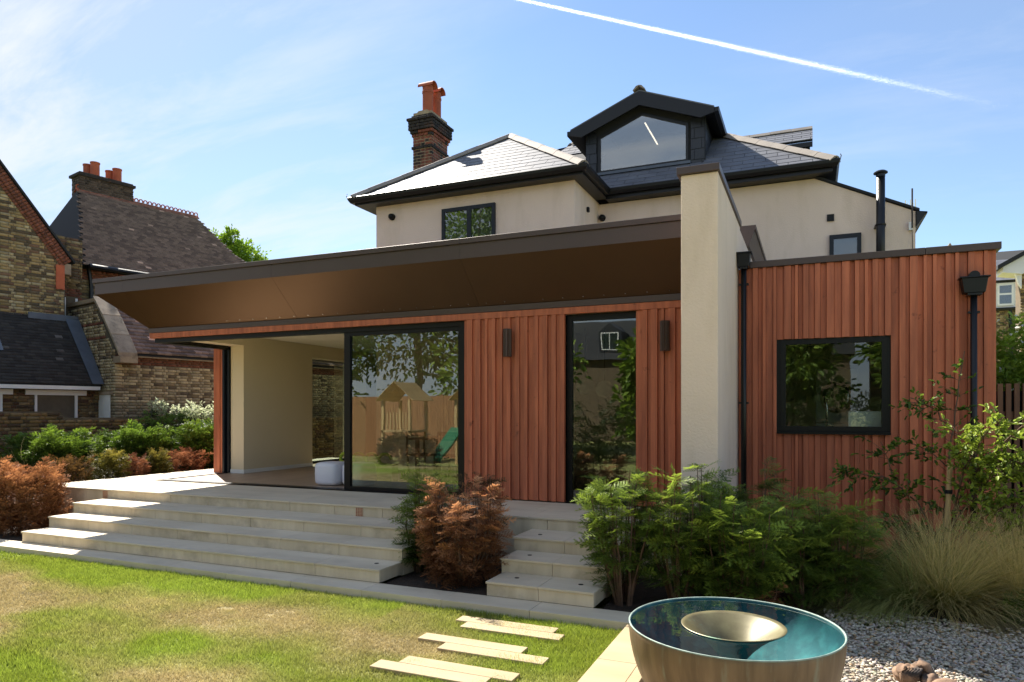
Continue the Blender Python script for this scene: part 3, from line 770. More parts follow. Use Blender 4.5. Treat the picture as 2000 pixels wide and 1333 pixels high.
part('rivets', mb, 'steel', roof)
boxp('flashing', -10.97, -1.29, 8.888, 8.93, 3.207, 3.29, 'brown_metal', ext, bevel=0.002)
boxp('timber_beam', -10.96, -1.29, 8.90, 8.962, 3.114, 3.205, 'board', ext, bevel=0.003)
boxp('timber_beam', -10.96, -10.90, 8.964, 15.2, 3.114, 3.205, 'board', ext, bevel=0.003)
boxp('flashing', -10.97, -10.93, 8.932, 15.2, 3.207, 3.29, 'brown_metal', ext)

def boards(parent, x0, x1, z0, z1, yf, seed, zcut=None, name='cladding_board'):
    """vertical boards of mixed widths and depths, proud of the wall face at y = yf"""
    r = random.Random(seed); x = x0; i = 0; cache = {}
    while x < x1 - 0.01:
        w = r.choice((0.042, 0.055, 0.068, 0.088)); d = (0.004, 0.038, 0.014, 0.042)[i % 4] + r.uniform(-0.002, 0.002)
        if x1 - (x + w) < 0.05: w = x1 - x
        segs = zcut(x, x + w) if zcut else [(x, x + w, z0, z1)]
        for (a, b, za, zb) in segs:
            boxp(name, a + 0.0012, b - 0.0012, yf - 0.014 - d, yf, za, zb, 'board', parent, bevel=0.002)
        x += w; i += 1
wl1 = boxp('wall_panel', -4.60, -3.09, 8.952, 9.12, 0.58, 3.112, 'frame', ext)
boards(wl1, -4.612, -3.075, 0.575, 3.112, 8.95, 4)
wl2 = boxp('wall_panel', -2.095, -1.29, 8.952, 9.12, 0.58, 3.112, 'frame', ext)
boards(wl2, -2.107, -1.29, 0.575, 3.112, 8.95, 9)
# door tracks and the fixed sliding panel
boxp('door_track', -10.90, -4.615, 8.964, 9.10, 3.04, 3.205, 'frame', ext)
boxp('door_track', -10.80, -4.615, 8.932, 9.10, 0.562, 0.576, 'frame', ext)
boxp('door_track', -10.90, -10.76, 9.102, 10.55, 3.04, 3.205, 'frame', ext)
boxp('door_track', -10.87, -10.77, 9.102, 10.55, 0.562, 0.574, 'frame', ext)
def glazed(name, x0, x1, z0, z1, y, parent, fl, fr, fb, ft, dep=0.07, fmat='frame', gmat='glass', gy=0.03):
    d = MB(); d.box(x0, x0 + fl, y, y + dep, z0, z1).box(x1 - fr, x1, y, y + dep, z0, z1).box(x0 + fl, x1 - fr, y + 0.001, y + dep - 0.001, z0, z0 + fb).box(x0 + fl, x1 - fr, y + 0.001, y + dep - 0.001, z1 - ft, z1)
    o = part(name, d, fmat, parent)
    boxp('pane', x0 + fl - 0.005, x1 - fr + 0.005, y + gy, y + gy + 0.006, z0 + fb - 0.005, z1 - ft + 0.005, gmat, o)
    return o
glazed('sliding_door', -6.76, -4.70, 0.578, 3.039, 8.985, ext, 0.11, 0.04, 0.05, 0.06)
boxp('door_jamb', -4.698, -4.614, 8.96, 9.12, 0.578, 3.039, 'frame', ext)
glazed('tall_window', -3.073, -2.109, 0.565, 3.112, 8.99, ext, 0.075, 0.012, 0.05, 0.085)
boxp('window_sill', -3.073, -2.109, 8.935, 8.988, 0.562, 0.578, 'frame', ext)
# left corner: stacked sliding panels, timber post, wall end
for i, xx in enumerate((-10.875, -10.80)):
    d = MB(); d.box(xx, xx + 0.05, 10.50 + 0.05 * i, 10.57 + 0.05 * i, 0.577, 3.038).box(xx, xx + 0.05, 12.5, 12.57, 0.577, 3.038).box(xx, xx + 0.05, 10.58 + 0.05 * i, 12.49, 0.577, 0.64).box(xx, xx + 0.05, 10.58 + 0.05 * i, 12.49, 2.97, 3.038)
    o = part('sliding_panel', d, 'anth', ext); boxp('pane', xx + 0.02, xx + 0.026, 10.56 + 0.05 * i, 12.51, 0.62, 2.99, 'glass', o)
post = boxp('corner_post', -11.16, -10.90, 10.62, 12.62, 0.562, 3.112, 'frame', ext)
for x0, x1, d in ((-11.19, -11.07, 0.02), (-11.068, -11.0, 0.045), (-10.998, -10.90, 0.03)):
    boxp('cladding_board', x0, x1, 10.60 - d, 10.618, 0.563, 3.112, 'board', post, bevel=0.002)
for i in range(20): boxp('cladding_board', -11.19 - (0.02 if i % 2 else 0.0), -11.162, 10.622 + i * 0.1, 10.718 + i * 0.1, 0.563, 3.112, 'board', post)
boxp('side_wall', -10.735, -10.40, 10.59, 12.66, 0.562, 3.304, 'wall_in', ext)
boxp('side_wall', -11.1, -10.40, 14.7, 15.4, 0.562, 3.304, 'wall_in', ext)
boxp('side_lintel', -10.75, -10.40, 9.10, 10.588, 3.112, 3.304, 'wall_in', ext)
boxp('side_lintel', -10.75, -10.40, 12.662, 14.698, 3.02, 3.304, 'wall_in', ext)
boxp('skirting', -10.398, -10.382, 10.585, 12.655, 0.563, 0.64, 'white', ext)
boxp('skirting', -10.735, -10.384, 10.574, 10.588, 0.563, 0.64, 'white', ext)
d = MB().box(-10.92, -10.86, 12.66, 12.73, 0.56, 3.1).box(-10.92, -10.86, 14.62, 14.69, 0.56, 3.1).box(-10.92, -10.86, 12.73, 14.62, 3.02, 3.1).box(-10.92, -10.86, 12.73, 14.62, 0.56, 0.62)
sw = part('side_window', d, 'frame', ext); boxp('pane', -10.893, -10.887, 12.72, 14.63, 0.61, 3.03, 'glass', sw)
boxp('ceiling', -10.75, -1.30, 9.10, 15.4, 3.306, 3.34, 'ceil', ext)
fl = boxp('floor', -10.76, -1.30, 9.102, 15.4, 0.52, 0.561, 'floor_in', ext)
boxp('back_wall', -10.75, -1.30, 15.4, 15.55, 0.5, 3.30, 'kitchen', ext)
boxp('end_wall', -1.40, -1.30, 9.13, 15.39, 0.5, 3.30, 'wall_in', ext)
# rendered pier and parapet
pier = boxp('pier', -1.285, -0.906, 7.5, 9.90, -0.15, 4.305, 'render', ext, bevel=0.006)
boxp('coping_trim', -1.325, -0.885, 7.462, 9.92, 4.308, 4.384, 'brown_metal', pier, bevel=0.003)
part('rear_fascia', MB().prism([(-1.28, 11.3, 4.36), (-0.90, 11.3, 4.36), (-0.82, 11.3, 4.60), (-0.80, 11.3, 4.60), (-0.80, 11.3, 4.67), (-1.28, 11.3, 4.67)], (0, 2.88, 0)), 'brown_metal', ext)
boxp('rear_upstand', -1.27, -0.94, 11.34, 14.18, 4.302, 4.358, 'render', ext)
boxp('parapet', -1.28, -0.92, 9.91, 14.18, 3.5, 4.30, 'render', ext)

# ------------------------------------------------------------------ the clad annex
ann = thing('timber_annex', 'flat-roofed annex clad in vertical red timber boards with one dark square window', 'building', (0.5, 10.5, 0))
AX0, AX1, AZ1 = -0.90, 1.955, 3.672
WX0, WX1, WZ0, WZ1 = -0.378, 0.841, 1.541, 2.729
mb = MB().box(AX0 + 0.02, WX0, 9.652, 9.80, -0.1, AZ1).box(WX1, AX1 - 0.01, 9.652, 9.80, -0.1, AZ1).box(WX0, WX1, 9.653, 9.80, -0.1, WZ0).box(WX0, WX1, 9.653, 9.80, WZ1, AZ1)
aw = part('wall_panel', mb, 'frame', ann)
def cut(a, b):
    if b <= WX0 + 0.02 or a >= WX1 - 0.02: return [(a, b, -0.02, AZ1)]
    return [(a, b, -0.02, WZ0 - 0.03), (a, b, WZ1, AZ1)]
boards(aw, AX0, AX1, 0, 0, 9.65, 23, cut)
boxp('side_wall', AX1 - 0.16, AX1 - 0.01, 9.802, 14.1, -0.1, AZ1, 'board', ann)
boxp('side_wall', AX0 + 0.02, AX0 + 0.1, 9.802, 14.1, -0.1, AZ1, 'render', ann)
boxp('back_wall', AX0 + 0.1, AX1 - 0.16, 12.6, 12.7, 0.5, AZ1, 'wall_in', ann)
boxp('floor', AX0 + 0.1, AX1 - 0.16, 9.802, 12.6, 0.5, 0.56, 'floor_in', ann)
boxp('flat_roof', AX0 + 0.02, AX1 - 0.01, 9.66, 14.1, AZ1 + 0.002, AZ1 + 0.05, 'brown_metal', ann)
boxp('coping_trim', AX0 + 0.03, 1.235, 9.575, 9.72, 3.674, 3.757, 'brown_metal', ann, bevel=0.003)
boxp('coping_trim', 1.238, AX1 + 0.042, 9.575, 9.72, 3.674, 3.757, 'brown_metal', ann, bevel=0.003)
boxp('coping_trim', AX1 - 0.1, AX1 + 0.042, 9.722, 14.1, 3.674, 3.757, 'brown_metal', ann)
aw2 = glazed('annex_window', WX0, WX1, WZ0, WZ1, 9.635, ann, 0.06, 0.06, 0.07, 0.07, dep=0.09, gmat='glass_clear')
boxp('window_sill', WX0 - 0.03, WX1 + 0.03, 9.55, 9.64, WZ0 - 0.028, WZ0 - 0.002, 'frame', ann)

# rainwater hoppers with downpipes
def downpipe(label, x, y, ztop, hx, hz, zb, lid=False):
    t = thing('downpipe', label, 'downpipe', (x, y, zb), 'black rainwater downpipes')
    h = MB().prism([(x - hx, y - 0.075, ztop), (x + hx, y - 0.075, ztop), (x + hx * 0.8, y - 0.065, ztop - hz), (x - hx * 0.8, y - 0.065, ztop - hz)], (0, 0.15, 0))
    h.box(x - hx - 0.02, x + hx + 0.02, y - 0.09, y + 0.08, ztop, ztop + 0.018).box(x - hx * 0.55, x + hx * 0.55, y - 0.06, y + 0.06, ztop - hz - 0.03, ztop - hz)
    part('hopper', h, 'black', t, bevel=0.004)
    part('pipe', MB().tube([(x, y, ztop - hz - 0.02), (x, y, zb)], 0.035, 12), 'black', t, smooth=True)
    for z in (ztop - hz - 0.22, (ztop + zb) / 2, zb + 0.5):
        part('bracket', MB().box(x - 0.06, x + 0.06, y - 0.012, y + 0.05, z - 0.012, z + 0.012), 'black', t)
    if lid: part('outlet', MB().tube([(x, y - 0.05, ztop + 0.03), (x, y + 0.09, ztop + 0.03)], 0.055, 14), 'black', t)
    return t
downpipe('black downpipe with box hopper in the corner between pier and annex', -0.82, 9.48, 3.84, 0.085, 0.17, -0.02)
downpipe('black downpipe with wide hopper at the right end of the annex', 1.715, 9.52, 3.34, 0.13, 0.17, -0.02, True)

# fluted wall lights
def wall_light(x, z0, z1, label):
    t = thing('wall_light', label, 'wall light', (x, 8.84, z0), 'fluted brown wall lights')
    prof = []
    mb = MB(); n = 36; vs = []; y = 8.835
    for z in (z0, z1):
        for k in range(n):
            a = 2 * math.pi * k / n; r_ = 0.057 + (0.004 if k % 2 else -0.002); vs.append((x + r_ * math.cos(a), y + r_ * math.sin(a), z))
    mb.add(vs, [(k, (k + 1) % n, n + (k + 1) % n, n + k) for k in range(n)] + [tuple(range(n))[::-1], tuple(range(n, 2 * n))])
    part('shade', mb, 'lamp_brown', t)
    part('mount', MB().box(x - 0.03, x + 0.03, y + 0.05, 8.905, (z0 + z1) / 2 - 0.06, (z0 + z1) / 2 + 0.06), 'frame', t)
MT['lamp_brown'] = M('lamp_brown', lin(84, 66, 58), lin(70, 55, 48), scale=3, rough=0.35, metal=0.6)
wall_light(-3.888, 2.56, 2.945, 'brown fluted cylinder wall light left of the tall window')
wall_light(-1.713, 2.565, 2.945, 'brown fluted cylinder wall light beside the rendered pier')

# ------------------------------------------------------------------ the old house behind
hs = thing('rendered_house', 'two-storey beige rendered house with slate hipped roof and black gutters', 'building', (-4, 16, 0))
EZ = 6.20
part('wall', MB().box(-8.634, -4.154, 12.6, 20.0, 0, EZ), 'render', hs)
part('wall', MB().prism([(-4.152, 14.2, 0), (1.68, 14.2, 0), (1.68, 14.2, 5.36), (0.03, 14.2, EZ - 0.04), (-4.152, 14.2, EZ - 0.04)], (0, 5.8, 0)), 'render', hs)
# soffits, fascias, gutters
sof = MB().box(-8.97, -3.92, 12.34, 12.6, EZ, EZ + 0.03).box(-8.97, -8.634, 12.601, 20, EZ, EZ + 0.03).box(-4.154, -3.92, 12.601, 14.0, EZ, EZ + 0.03).box(-3.919, 0.32, 13.94, 14.2, EZ - 0.03, EZ + 0.03).box(0.03, 0.32, 14.201, 20, EZ - 0.03, EZ + 0.03)
part('soffit', sof, 'black', hs)
fa = MB().box(-8.99, -3.90, 12.325, 12.345, EZ + 0.001, EZ + 0.15).box(-3.92, -3.90, 12.346, 13.92, EZ + 0.001, EZ + 0.15).box(-3.90, 0.34, 13.92, 13.94, EZ - 0.028, EZ + 0.15).box(0.32, 0.34, 13.941, 20, EZ - 0.028, EZ + 0.15).box(-8.99, -8.97, 12.346, 20, EZ + 0.001, EZ + 0.15)
part('fascia', fa, 'black', hs)
def gutter(pts, label=None):
    prof = [(0, 0.0), (0.0, 0.11), (0.02, 0.11), (0.035, 0.125), (0.10, 0.125), (0.115, 0.11), (0.105, 0.055), (0.07, 0.0)]   # ogee, outwards
    mb = MB(); n = len(prof); rings = []
    for i, (p, out) in enumerate(pts):
        rings.append([(p[0] + out[0] * a, p[1] + out[1] * a, p[2] + b) for a, b in prof])
    vs = [v for r_ in rings for v in r_]; fs = []
    for i in range(len(rings) - 1):
        for k in range(n): fs.append((i * n + k, (i + 1) * n + k, (i + 1) * n + (k + 1) % n, i * n + (k + 1) % n))
    fs += [tuple(range(n)), tuple(range(len(rings) * n - 1, (len(rings) - 1) * n - 1, -1))]
    mb.add(vs, fs); return part('gutter', mb, 'black', hs)
gz = EZ + 0.04
gutter([((-8.99, 18, gz), (-1, 0)), ((-8.99, 12.325, gz), (-1, -1)), ((-3.90, 12.325, gz), (1, -1)), ((-3.90, 13.92, gz), (1, -1)), ((0.34, 13.92, gz), (1, -1)), ((0.34, 18, gz), (1, 0))])

# roof planes
TP = 0.716; cp = 1 / math.sqrt(1 + TP * TP); sp = TP * cp
rz = EZ + 0.135
A1, A2, AP = (-9.02, 12.28, rz), (-3.87, 12.28, rz), (-6.445, 14.855, rz + 2.575 * TP)
M1, M2 = (-3.87, 13.88, rz), (0.38, 13.88, rz); RG = 17.18; rzm = rz + (RG - 13.88) * TP
mr = 0.38 - (RG - 13.88); ml = -9.02 + (RG - 13.88)
rf = MB()
rf.add([A1, A2, AP], [(0, 1, 2)])
rf.add([(-9.02, 12.28, rz), AP, (-6.445, 17.0, AP[2]), (-9.02, 20.4, rz), (ml, RG, rzm)], [(0, 1, 2), (0, 2, 4), (0, 4, 3)])
rf.add([A2, (-3.87, 13.88, rz), (-6.445, 16.455, AP[2]), AP], [(0, 1, 2, 3)])
rf.add([(-3.87, 13.88, rz), M2, (mr, RG, rzm), (ml, RG, rzm), (-6.445, 16.455, AP[2])], [(0, 1, 2, 3, 4)])
rf.add([M2, (0.38, 20.4, rz), (mr, RG, rzm)], [(0, 1, 2)])
rf.add([(-9.02, 20.4, rz), (0.38, 20.4, rz), (mr, RG, rzm), (ml, RG, rzm)], [(0, 1, 2, 3)])
roofo = part('roof', rf, 'slate_under', hs)
e2 = Vector((0, cp, sp)); SL = 2.575 / cp
slates('slate', (-6.445, 12.28, rz), (1, 0, 0), e2, [[(-2.575, 0), (2.575, 0), (0, SL)]], roofo, 'slate', t0=-0.02)
# main front slope: left of the dormer, below it, right of it up to the hip
ML = (RG - 13.88) / cp
tt = lambda y: (y - 13.88) / cp
lf = [(-3.87 + 0.0, 0), (-3.87 + 1.87, 0), (-3.87 + 1.87, tt(14.72)), (-3.87 - 0.73 - 0.1, tt(14.72))]
slates('slate', (0, 13.88, rz), (1, 0, 0), e2, [[(-3.87, 0), (-2.05, 0), (-2.05, tt(14.68)), (-3.87 - 0.8, tt(14.68))], [(-2.05, 0), (0.38, 0), (mr, ML), (-2.05, ML)] if mr > -2.05 else [(-2.05, 0), (0.38, 0), (-2.05, 2.43 / cp)],
        [(ml, ML - 0.001), (-6.445 + 0.0, tt(16.455)), (-4.6, tt(16.455)), (-4.6, ML)][::1]], roofo, 'slate', t0=-0.02)
# hip and ridge tiles
def ridge_run(a, b, n, parent, w=0.13, h=0.06, name='ridge_tile', mat='ridge', ov=0.03):
    a, b = Vector(a), Vector(b); d = (b - a); L = d.length / n; d.normalize(); s = d.cross(Vector((0, 0, 1))).normalized(); u = s.cross(d).normalized()
    me = None
    for i in range(n):
        mb = MB(); pr = [(-w, -0.02), (-w * 0.45, h), (0, h * 1.25), (w * 0.45, h), (w, -0.02), (w * 0.9, -0.035), (0, h * 0.9), (-w * 0.9, -0.035)]
        if me is None:
            vs = [(x, y_, z) for x in (0.003, L - 0.003) for y_, z in pr]; m = len(pr)
            mb.add([(x - L / 2, y_, z) for x, y_, z in vs], [(k, (k + 1) % m, m + (k + 1) % m, m + k) for k in range(m)] + [tuple(range(m))[::-1], tuple(range(m, 2 * m))])
            me = bpy.data.meshes.new(name); me.from_pydata(mb.v, [], mb.f); me.update(); me.materials.append(MT[mat])
        place(name, me, a + d * L * (i + 0.5) + u * (0.02 + 0.004 * (i % 2)), parent, Matrix((d, s, u)).transposed())
up = 0.02
ridge_run(A1, AP, 10, roofo); ridge_run(A2, AP, 10, roofo)
ridge_run(M2, (mr, RG, rzm), 12, roofo)
ridge_run((ml, RG, rzm), (mr, RG, rzm), 8, roofo); ridge_run((-9.02, 20.4, rz), (ml, RG, rzm), 9, roofo)
for p in (A1, M2):                                    # hip irons
    d = Vector((-1, -1, 0)) if p is A1 else Vector((1, -1, 0)); d.normalize(); P = Vector(p)
    part('hip_iron', MB().tube([P, P + d * 0.10 + Vector((0, 0, -0.03)), P + d * 0.13 + Vector((0, 0, 0.06)), P + d * 0.11 + Vector((0, 0, 0.09))], 0.009, 6), 'lead', roofo)
# lean-to verge on the right end of the wall
part('verge', MB().prism([(0.03, 14.16, EZ - 0.03), (1.74, 14.16, 5.355), (1.74, 14.16, 5.40), (0.03, 14.16, EZ + 0.02)], (0, 5.6, 0)), 'slate_under', hs)
part('verge_end', MB().prism([(1.69, 14.16, 5.36), (1.86, 14.16, 5.30), (1.86, 14.16, 5.33), (1.69, 14.16, 5.08)], (0, 5.5, 0)), 'black', hs)

# first-floor casement
def casement(name, x0, x1, z0, z1, y, mull, parent):
    d = MB().box(x0, x0 + 0.07, y - 0.03, y + 0.05, z0, z1).box(x1 - 0.07, x1, y - 0.03, y + 0.05, z0, z1).box(x0 + 0.07, x1 - 0.07, y - 0.029, y + 0.05, z0, z0 + 0.07).box(x0 + 0.07, x1 - 0.07, y - 0.029, y + 0.05, z1 - 0.075, z1)
    for mx in mull: d.box(mx - 0.045, mx + 0.045, y - 0.028, y + 0.05, z0 + 0.07, z1 - 0.075)
    o = part(name, d, 'anth', parent); xs = [x0 + 0.07] + [v for m in mull for v in (m - 0.045, m + 0.045)] + [x1 - 0.07]
    for i in range(0, len(xs), 2):
        boxp('pane', xs[i] - 0.003, xs[i + 1] + 0.003, y - 0.012, y - 0.008, z0 + 0.065, z1 - 0.07, 'glass_dark', o)
    boxp('window_back', x0 + 0.01, x1 - 0.01, y + 0.051, y + 0.06, z0, z1, 'kitchen', o)
    return o
casement('window', -7.0, -5.80, 4.75, 5.955, 12.57, [-6.375], hs)
wn2 = casement('window', 0.287, 0.815, 4.10, 5.06, 14.17, [], hs)
boxp('roller_blind', 0.36, 0.745, 14.165, 14.169, 4.2, 4.96, 'white', wn2)
# black vent, sensors and cameras fixed to the render
o = boxp('wall_vent', 0.245, 0.365, 14.17, 14.198, 5.33, 5.455, 'frame'); tag(o, 'small square black vent on the rendered wall left of the flue', 'vent')
for (x, y, z, dx, dy, lb) in ((-8.22, 12.6, 5.94, 0, -1, 'black dome camera near the left corner of the rendered wall'), (-4.06, 14.2, 5.87, 0, -1, 'black dome camera in the inner corner above the roof overhang')):
    t = thing('security_camera', lb, 'camera', (x, y, z), 'dome cameras on the rendered walls')
    part('mount', MB().disc((x, y, z), 0.07, (dx, dy, 0), 18, 0.03), 'frame', t)
    b = MB()
    bm = bmesh.new(); bmesh.ops.create_icosphere(bm, subdivisions=2, radius=0.065)
    b.add([(x + v.co.x, y - 0.06 + v.co.y, z + v.co.z) for v in bm.verts], [tuple(v.index for v in f.verts) for f in bm.faces]); bm.free()
    part('dome', b, 'frame', t, smooth=True)
o = boxp('motion_sensor', -4.15, -4.10, 13.35, 13.42, 5.79, 5.89, 'frame', bevel=0.008); tag(o, 'small black box sensor on the side of the rendered bay', 'sensor')

# dormer
dm = part('dormer', MB().box(-4.57, -4.47, 14.73, 17.2, 6.6, 7.8).box(-2.16, -2.06, 14.73, 17.2, 6.6, 7.8).box(-4.469, -2.161, 14.731, 14.80, 6.6, 6.93), 'slate_under', hs)
DA = (-3.345, 8.53); DL, DR = (-4.87, 7.93), (-1.82, 7.935)
g = lambda x: DA[1] - (abs(x - DA[0]) / 1.52) * 0.60
WPX0, WPX1, WB = -4.30, -2.365, 6.99
# hung slates either side of the window and below it
slates('hung_slate', (0, 14.728, 6.80), (1, 0, 0), (0, 0, 1), [[(-4.58, 0), (-4.345, 0), (-4.345, 1.22), (-4.58, 1.13)], [(-2.32, 0), (-2.05, 0), (-2.05, 1.13), (-2.32, 1.22)]], dm, 'hang_slate', wid=0.30, exp=0.22, lift=0.006, flat=True, gap=0.01, hgap=0.012)
slates('hung_slate', (-2.048, 14.73, 6.8), (0, 1, 0), (0, 0, 1), [[(0, 0), (2.4, 1.2), (2.4, 1.3), (0, 1.1)]], dm, 'hang_slate', wid=0.36, exp=0.22, lift=0.006, flat=True, gap=0.01, hgap=0.012)
wz = lambda x: g(x) - 0.36
P = [(WPX0, WB), (WPX1, WB), (WPX1, wz(WPX1)), (DA[0], wz(DA[0])), (WPX0, wz(WPX0))]
def inset(P, d):
    c = (sum(p[0] for p in P) / len(P), sum(p[1] for p in P) / len(P)); n = len(P); out = []
    for i in range(n):
        a, b, c2 = Vector(P[i - 1]), Vector(P[i]), Vector(P[(i + 1) % n]); u = (b - a).normalized(); w = (c2 - b).normalized()
        n1v, n2v = Vector((-u.y, u.x)), Vector((-w.y, w.x)); bis = (n1v + n2v).normalized(); out.append(b + bis * (d / max(0.3, bis.dot(n1v))))
    return out
PI_ = inset(P, 0.055); fr = MB(); n = 5
for i in range(n):
    j = (i + 1) % n; fr.prism([(P[i][0], 14.69, P[i][1]), (P[j][0], 14.69, P[j][1]), (PI_[j][0], 14.69, PI_[j][1]), (PI_[i][0], 14.69, PI_[i][1])], (0, 0.06, 0))
dw = part('dormer_window', fr, 'black', dm)
gwl = MB(); OUT = [(-4.60, 6.93), (-2.03, 6.93), (-2.03, g(-2.03) - 0.1), (DA[0], DA[1] - 0.12), (-4.60, g(-4.60) - 0.1)]
for i in range(1, 5):
    j = (i + 1) % 5; gwl.prism([(OUT[i][0], 14.74, OUT[i][1]), (OUT[j][0], 14.74, OUT[j][1]), (P[j][0], 14.74, P[j][1]), (P[i][0], 14.74, P[i][1])], (0, 0.05, 0))
part('gable_wall', gwl, 'slate_under', dm)
part('pane', MB().prism([(p[0], 14.71, p[1]) for p in inset(P, 0.05)], (0, 0.006, 0)), 'glass_sky', dw)
part('window_ledge', MB().box(WPX0 - 0.05, WPX1 + 0.05, 14.62, 14.73, WB - 0.06, WB - 0.005), 'lead', dm)
# bargeboards and roof
for sx, e in ((-1, DL), (1, DR)):
    x0, z0_ = DA; q = [(x0, 14.46, z0_), (e[0], 14.46, e[1]), (e[0] - sx * 0.0, 14.46, e[1] - 0.10), (e[0] - sx * 0.27, 14.46, e[1] - 0.17), (x0, 14.46, z0_ - 0.29)]
    part('bargeboard', MB().prism(q, (0, 0.04, 0)), 'black', dm)
    q = [(x0, 14.47, z0_ + 0.03), (e[0], 14.47, e[1] + 0.03), (e[0], 14.47, e[1] + 0.005), (x0, 14.47, z0_ + 0.005)]
    part('dormer_roof', MB().prism(q, (0, 3.2, 0)), 'slate', dm)
    part('dormer_soffit', MB().prism([(x0 + sx * 0.9, 14.505, g(x0 + 0.9) - 0.14), (e[0], 14.505, e[1] - 0.10), (e[0], 14.505, e[1] - 0.02), (x0 + sx * 0.9, 14.505, g(x0 + 0.9) - 0.02)], (0, 2.6, 0)), 'black', dm)
    gx_ = e[0] + sx * 0.03
    part('dormer_gutter', MB().prism([(gx_ - 0.05, 14.5, e[1] - 0.09), (gx_ + 0.05, 14.5, e[1] - 0.07), (gx_ + 0.06, 14.5, e[1] + 0.01), (gx_ - 0.05, 14.5, e[1] + 0.01)], (0, 2.3, 0)), 'black', dm)
ridge_run((DA[0], 14.42, DA[1] + 0.02), (DA[0], 17.2, DA[1] + 0.02), 7, dm)
o = part('ceiling_light', MB().box(-3.34, -3.315, 14.95, 17.0, 8.03, 8.05), 'led'); tag(o, 'slim lit warm line of light inside the dormer window', 'light')
# dark room behind the dormer glass is the dormer's own shell; open its face
boxp('room_back', -4.5, -2.1, 17.21, 17.25, 6.9, 8.1, 'kitchen', dm)

# second dormer on the far right slope
d2 = boxp('side_dormer', -1.8, -0.05, 16.1, 17.4, 6.9, 7.48, 'slate_under', hs)
part('bargeboard', MB().prism([(-1.9, 15.98, 7.40), (0.0, 15.98, 7.40), (0.0, 15.98, 7.50), (-1.9, 15.98, 7.50)], (0, 0.05, 0)), 'black', d2)
part('side_roof', MB().prism([(-2.2, 15.97, 7.50), (0.0, 15.97, 7.50), (0.0, 16.8, 8.02), (-2.2, 16.8, 8.02)], (0, 0.02, 0.03)), 'slate_under', d2)
slates('slate', (-2.2, 15.97, 7.53), (1, 0, 0), (0, 0.83, 0.52), [[(0, 0), (2.2, 0), (2.2, 0.97), (0, 0.97)]], d2, 'slate', exp=0.19, wid=0.36)
ridge_run((-2.2, 16.82, 8.04), (0.0, 16.82, 8.04), 5, d2)

# chimney: every brick a piece of its own
ch = thing('brick_chimney', 'tall brown brick chimney with corbelled sooty top and two terracotta pots', 'chimney', (-8.81, 15.2, 6.9))
CX0, CX1, CY0, CY1 = -9.075, -8.55, 14.82, 15.63
boxp('mortar_core', CX0 + 0.006, CX1 - 0.006, CY0 + 0.006, CY1 - 0.006, 6.2, 9.17, 'mortar_ch', ch)
bcache = {}
def chbrick(a, b, y0, y1, z0, z1, mat):
    key = (round(b - a, 3), round(y1 - y0, 3), round(z1 - z0, 3), mat)
    c = ((a + b) / 2, (y0 + y1) / 2, (z0 + z1) / 2)
    if key not in bcache:
        o = boxp('brick', a, b, y0, y1, z0, z1, mat, ch, bevel=0.004); bcache[key] = o.data
    else: place('brick', bcache[key], c, ch)
z = 6.98; row = 0
while z < 9.13:
    e = 0.0; mat = 'brick1'
    if z > 8.51: e = 0.025
    if z > 8.59: e = 0.055
    if z > 8.72: e = 0.09; mat = 'brick_soot'
    if z > 8.88: e = 0.12
    if z > 8.96: e = 0.03
    if z > 9.04: e = -0.01
    if 8.20 < z < 8.275: e = 0.03; mat = 'brick_soot'
    x0, x1, y0, y1 = CX0 - e, CX1 + e, CY0 - e, CY1 + e
    def split(L, row):
        out = []; s = 0.0; k = 0
        first = 0.1025 if row % 2 else 0.215
        while s < L - 0.02:
            ln = first if k == 0 else (0.215 if (k + row) % 2 == 0 else 0.1025)
            ln = min(ln, L - s)
            if L - (s + ln) < 0.06: ln = L - s
            out.append((s, s + ln)); s += ln + 0.013; k += 1
        return out
    dark = mat
    for a, b in split(x1 - x0, row): chbrick(x0 + a, x0 + b, y0, y0 + 0.10, z, z + 0.062, dark if random.random() > 0.15 else 'brick_soot')
    for a, b in split(y1 - y0 - 0.112, row + 1): chbrick(x1 - 0.10, x1, y0 + 0.112 + a, y0 + 0.112 + b, z, z + 0.062, dark if random.random() > 0.15 else 'brick_soot')
    boxp('course_back', x0 + 0.004, x1 - 0.102, y0 + 0.102, y1, z, z + 0.062, 'brick_soot' if mat != 'brick1' else 'brick1', ch)
    z += 0.076; row += 1
part('flaunching', MB().prism([(CX0 + 0.03, CY0 + 0.03, 9.13), (CX1 - 0.03, CY0 + 0.03, 9.13), (CX1 - 0.14, CY0 + 0.03, 9.22), (CX0 + 0.14, CY0 + 0.03, 9.22)], (0, CY1 - CY0 - 0.06, 0)), 'mortar_ch', ch)
def pot(parent, x, y, z0, z1, r, hood=True):
    o = part('chimney_pot', MB().lathe([(r * 1.05, z0), (r, z0 + 0.05), (r, z1 - 0.18), (r * 1.08, z1 - 0.17), (r * 1.08, z1 - 0.13), (r, z1 - 0.12), (r, z1), (r * 0.8, z1), (r * 0.8, z0)], (x, y, 0), 22), 'terracotta', parent, smooth=False)
    if hood:                                          # half-round terracotta cowl lying across the top
        R_ = r * 1.1; L = r * 1.55; v = []; n = 12
        for xx in (-L, L):
            for rr in (R_, R_ * 0.88):
                for k in range(n + 1):
                    a = math.pi * k / n; v.append((x + xx, y - rr * math.cos(a), z1 - 0.03 + rr * 0.95 * math.sin(a)))
        m = n + 1; f = []
        for k in range(n):
            f += [(k, k + 1, 2 * m + k + 1, 2 * m + k), (m + k, 3 * m + k, 3 * m + k + 1, m + k + 1), (k, m + k, m + k + 1, k + 1), (2 * m + k, 2 * m + k + 1, 3 * m + k + 1, 3 * m + k)]
        part('cowl', MB().add(v, f), 'terracotta', o)
    return o
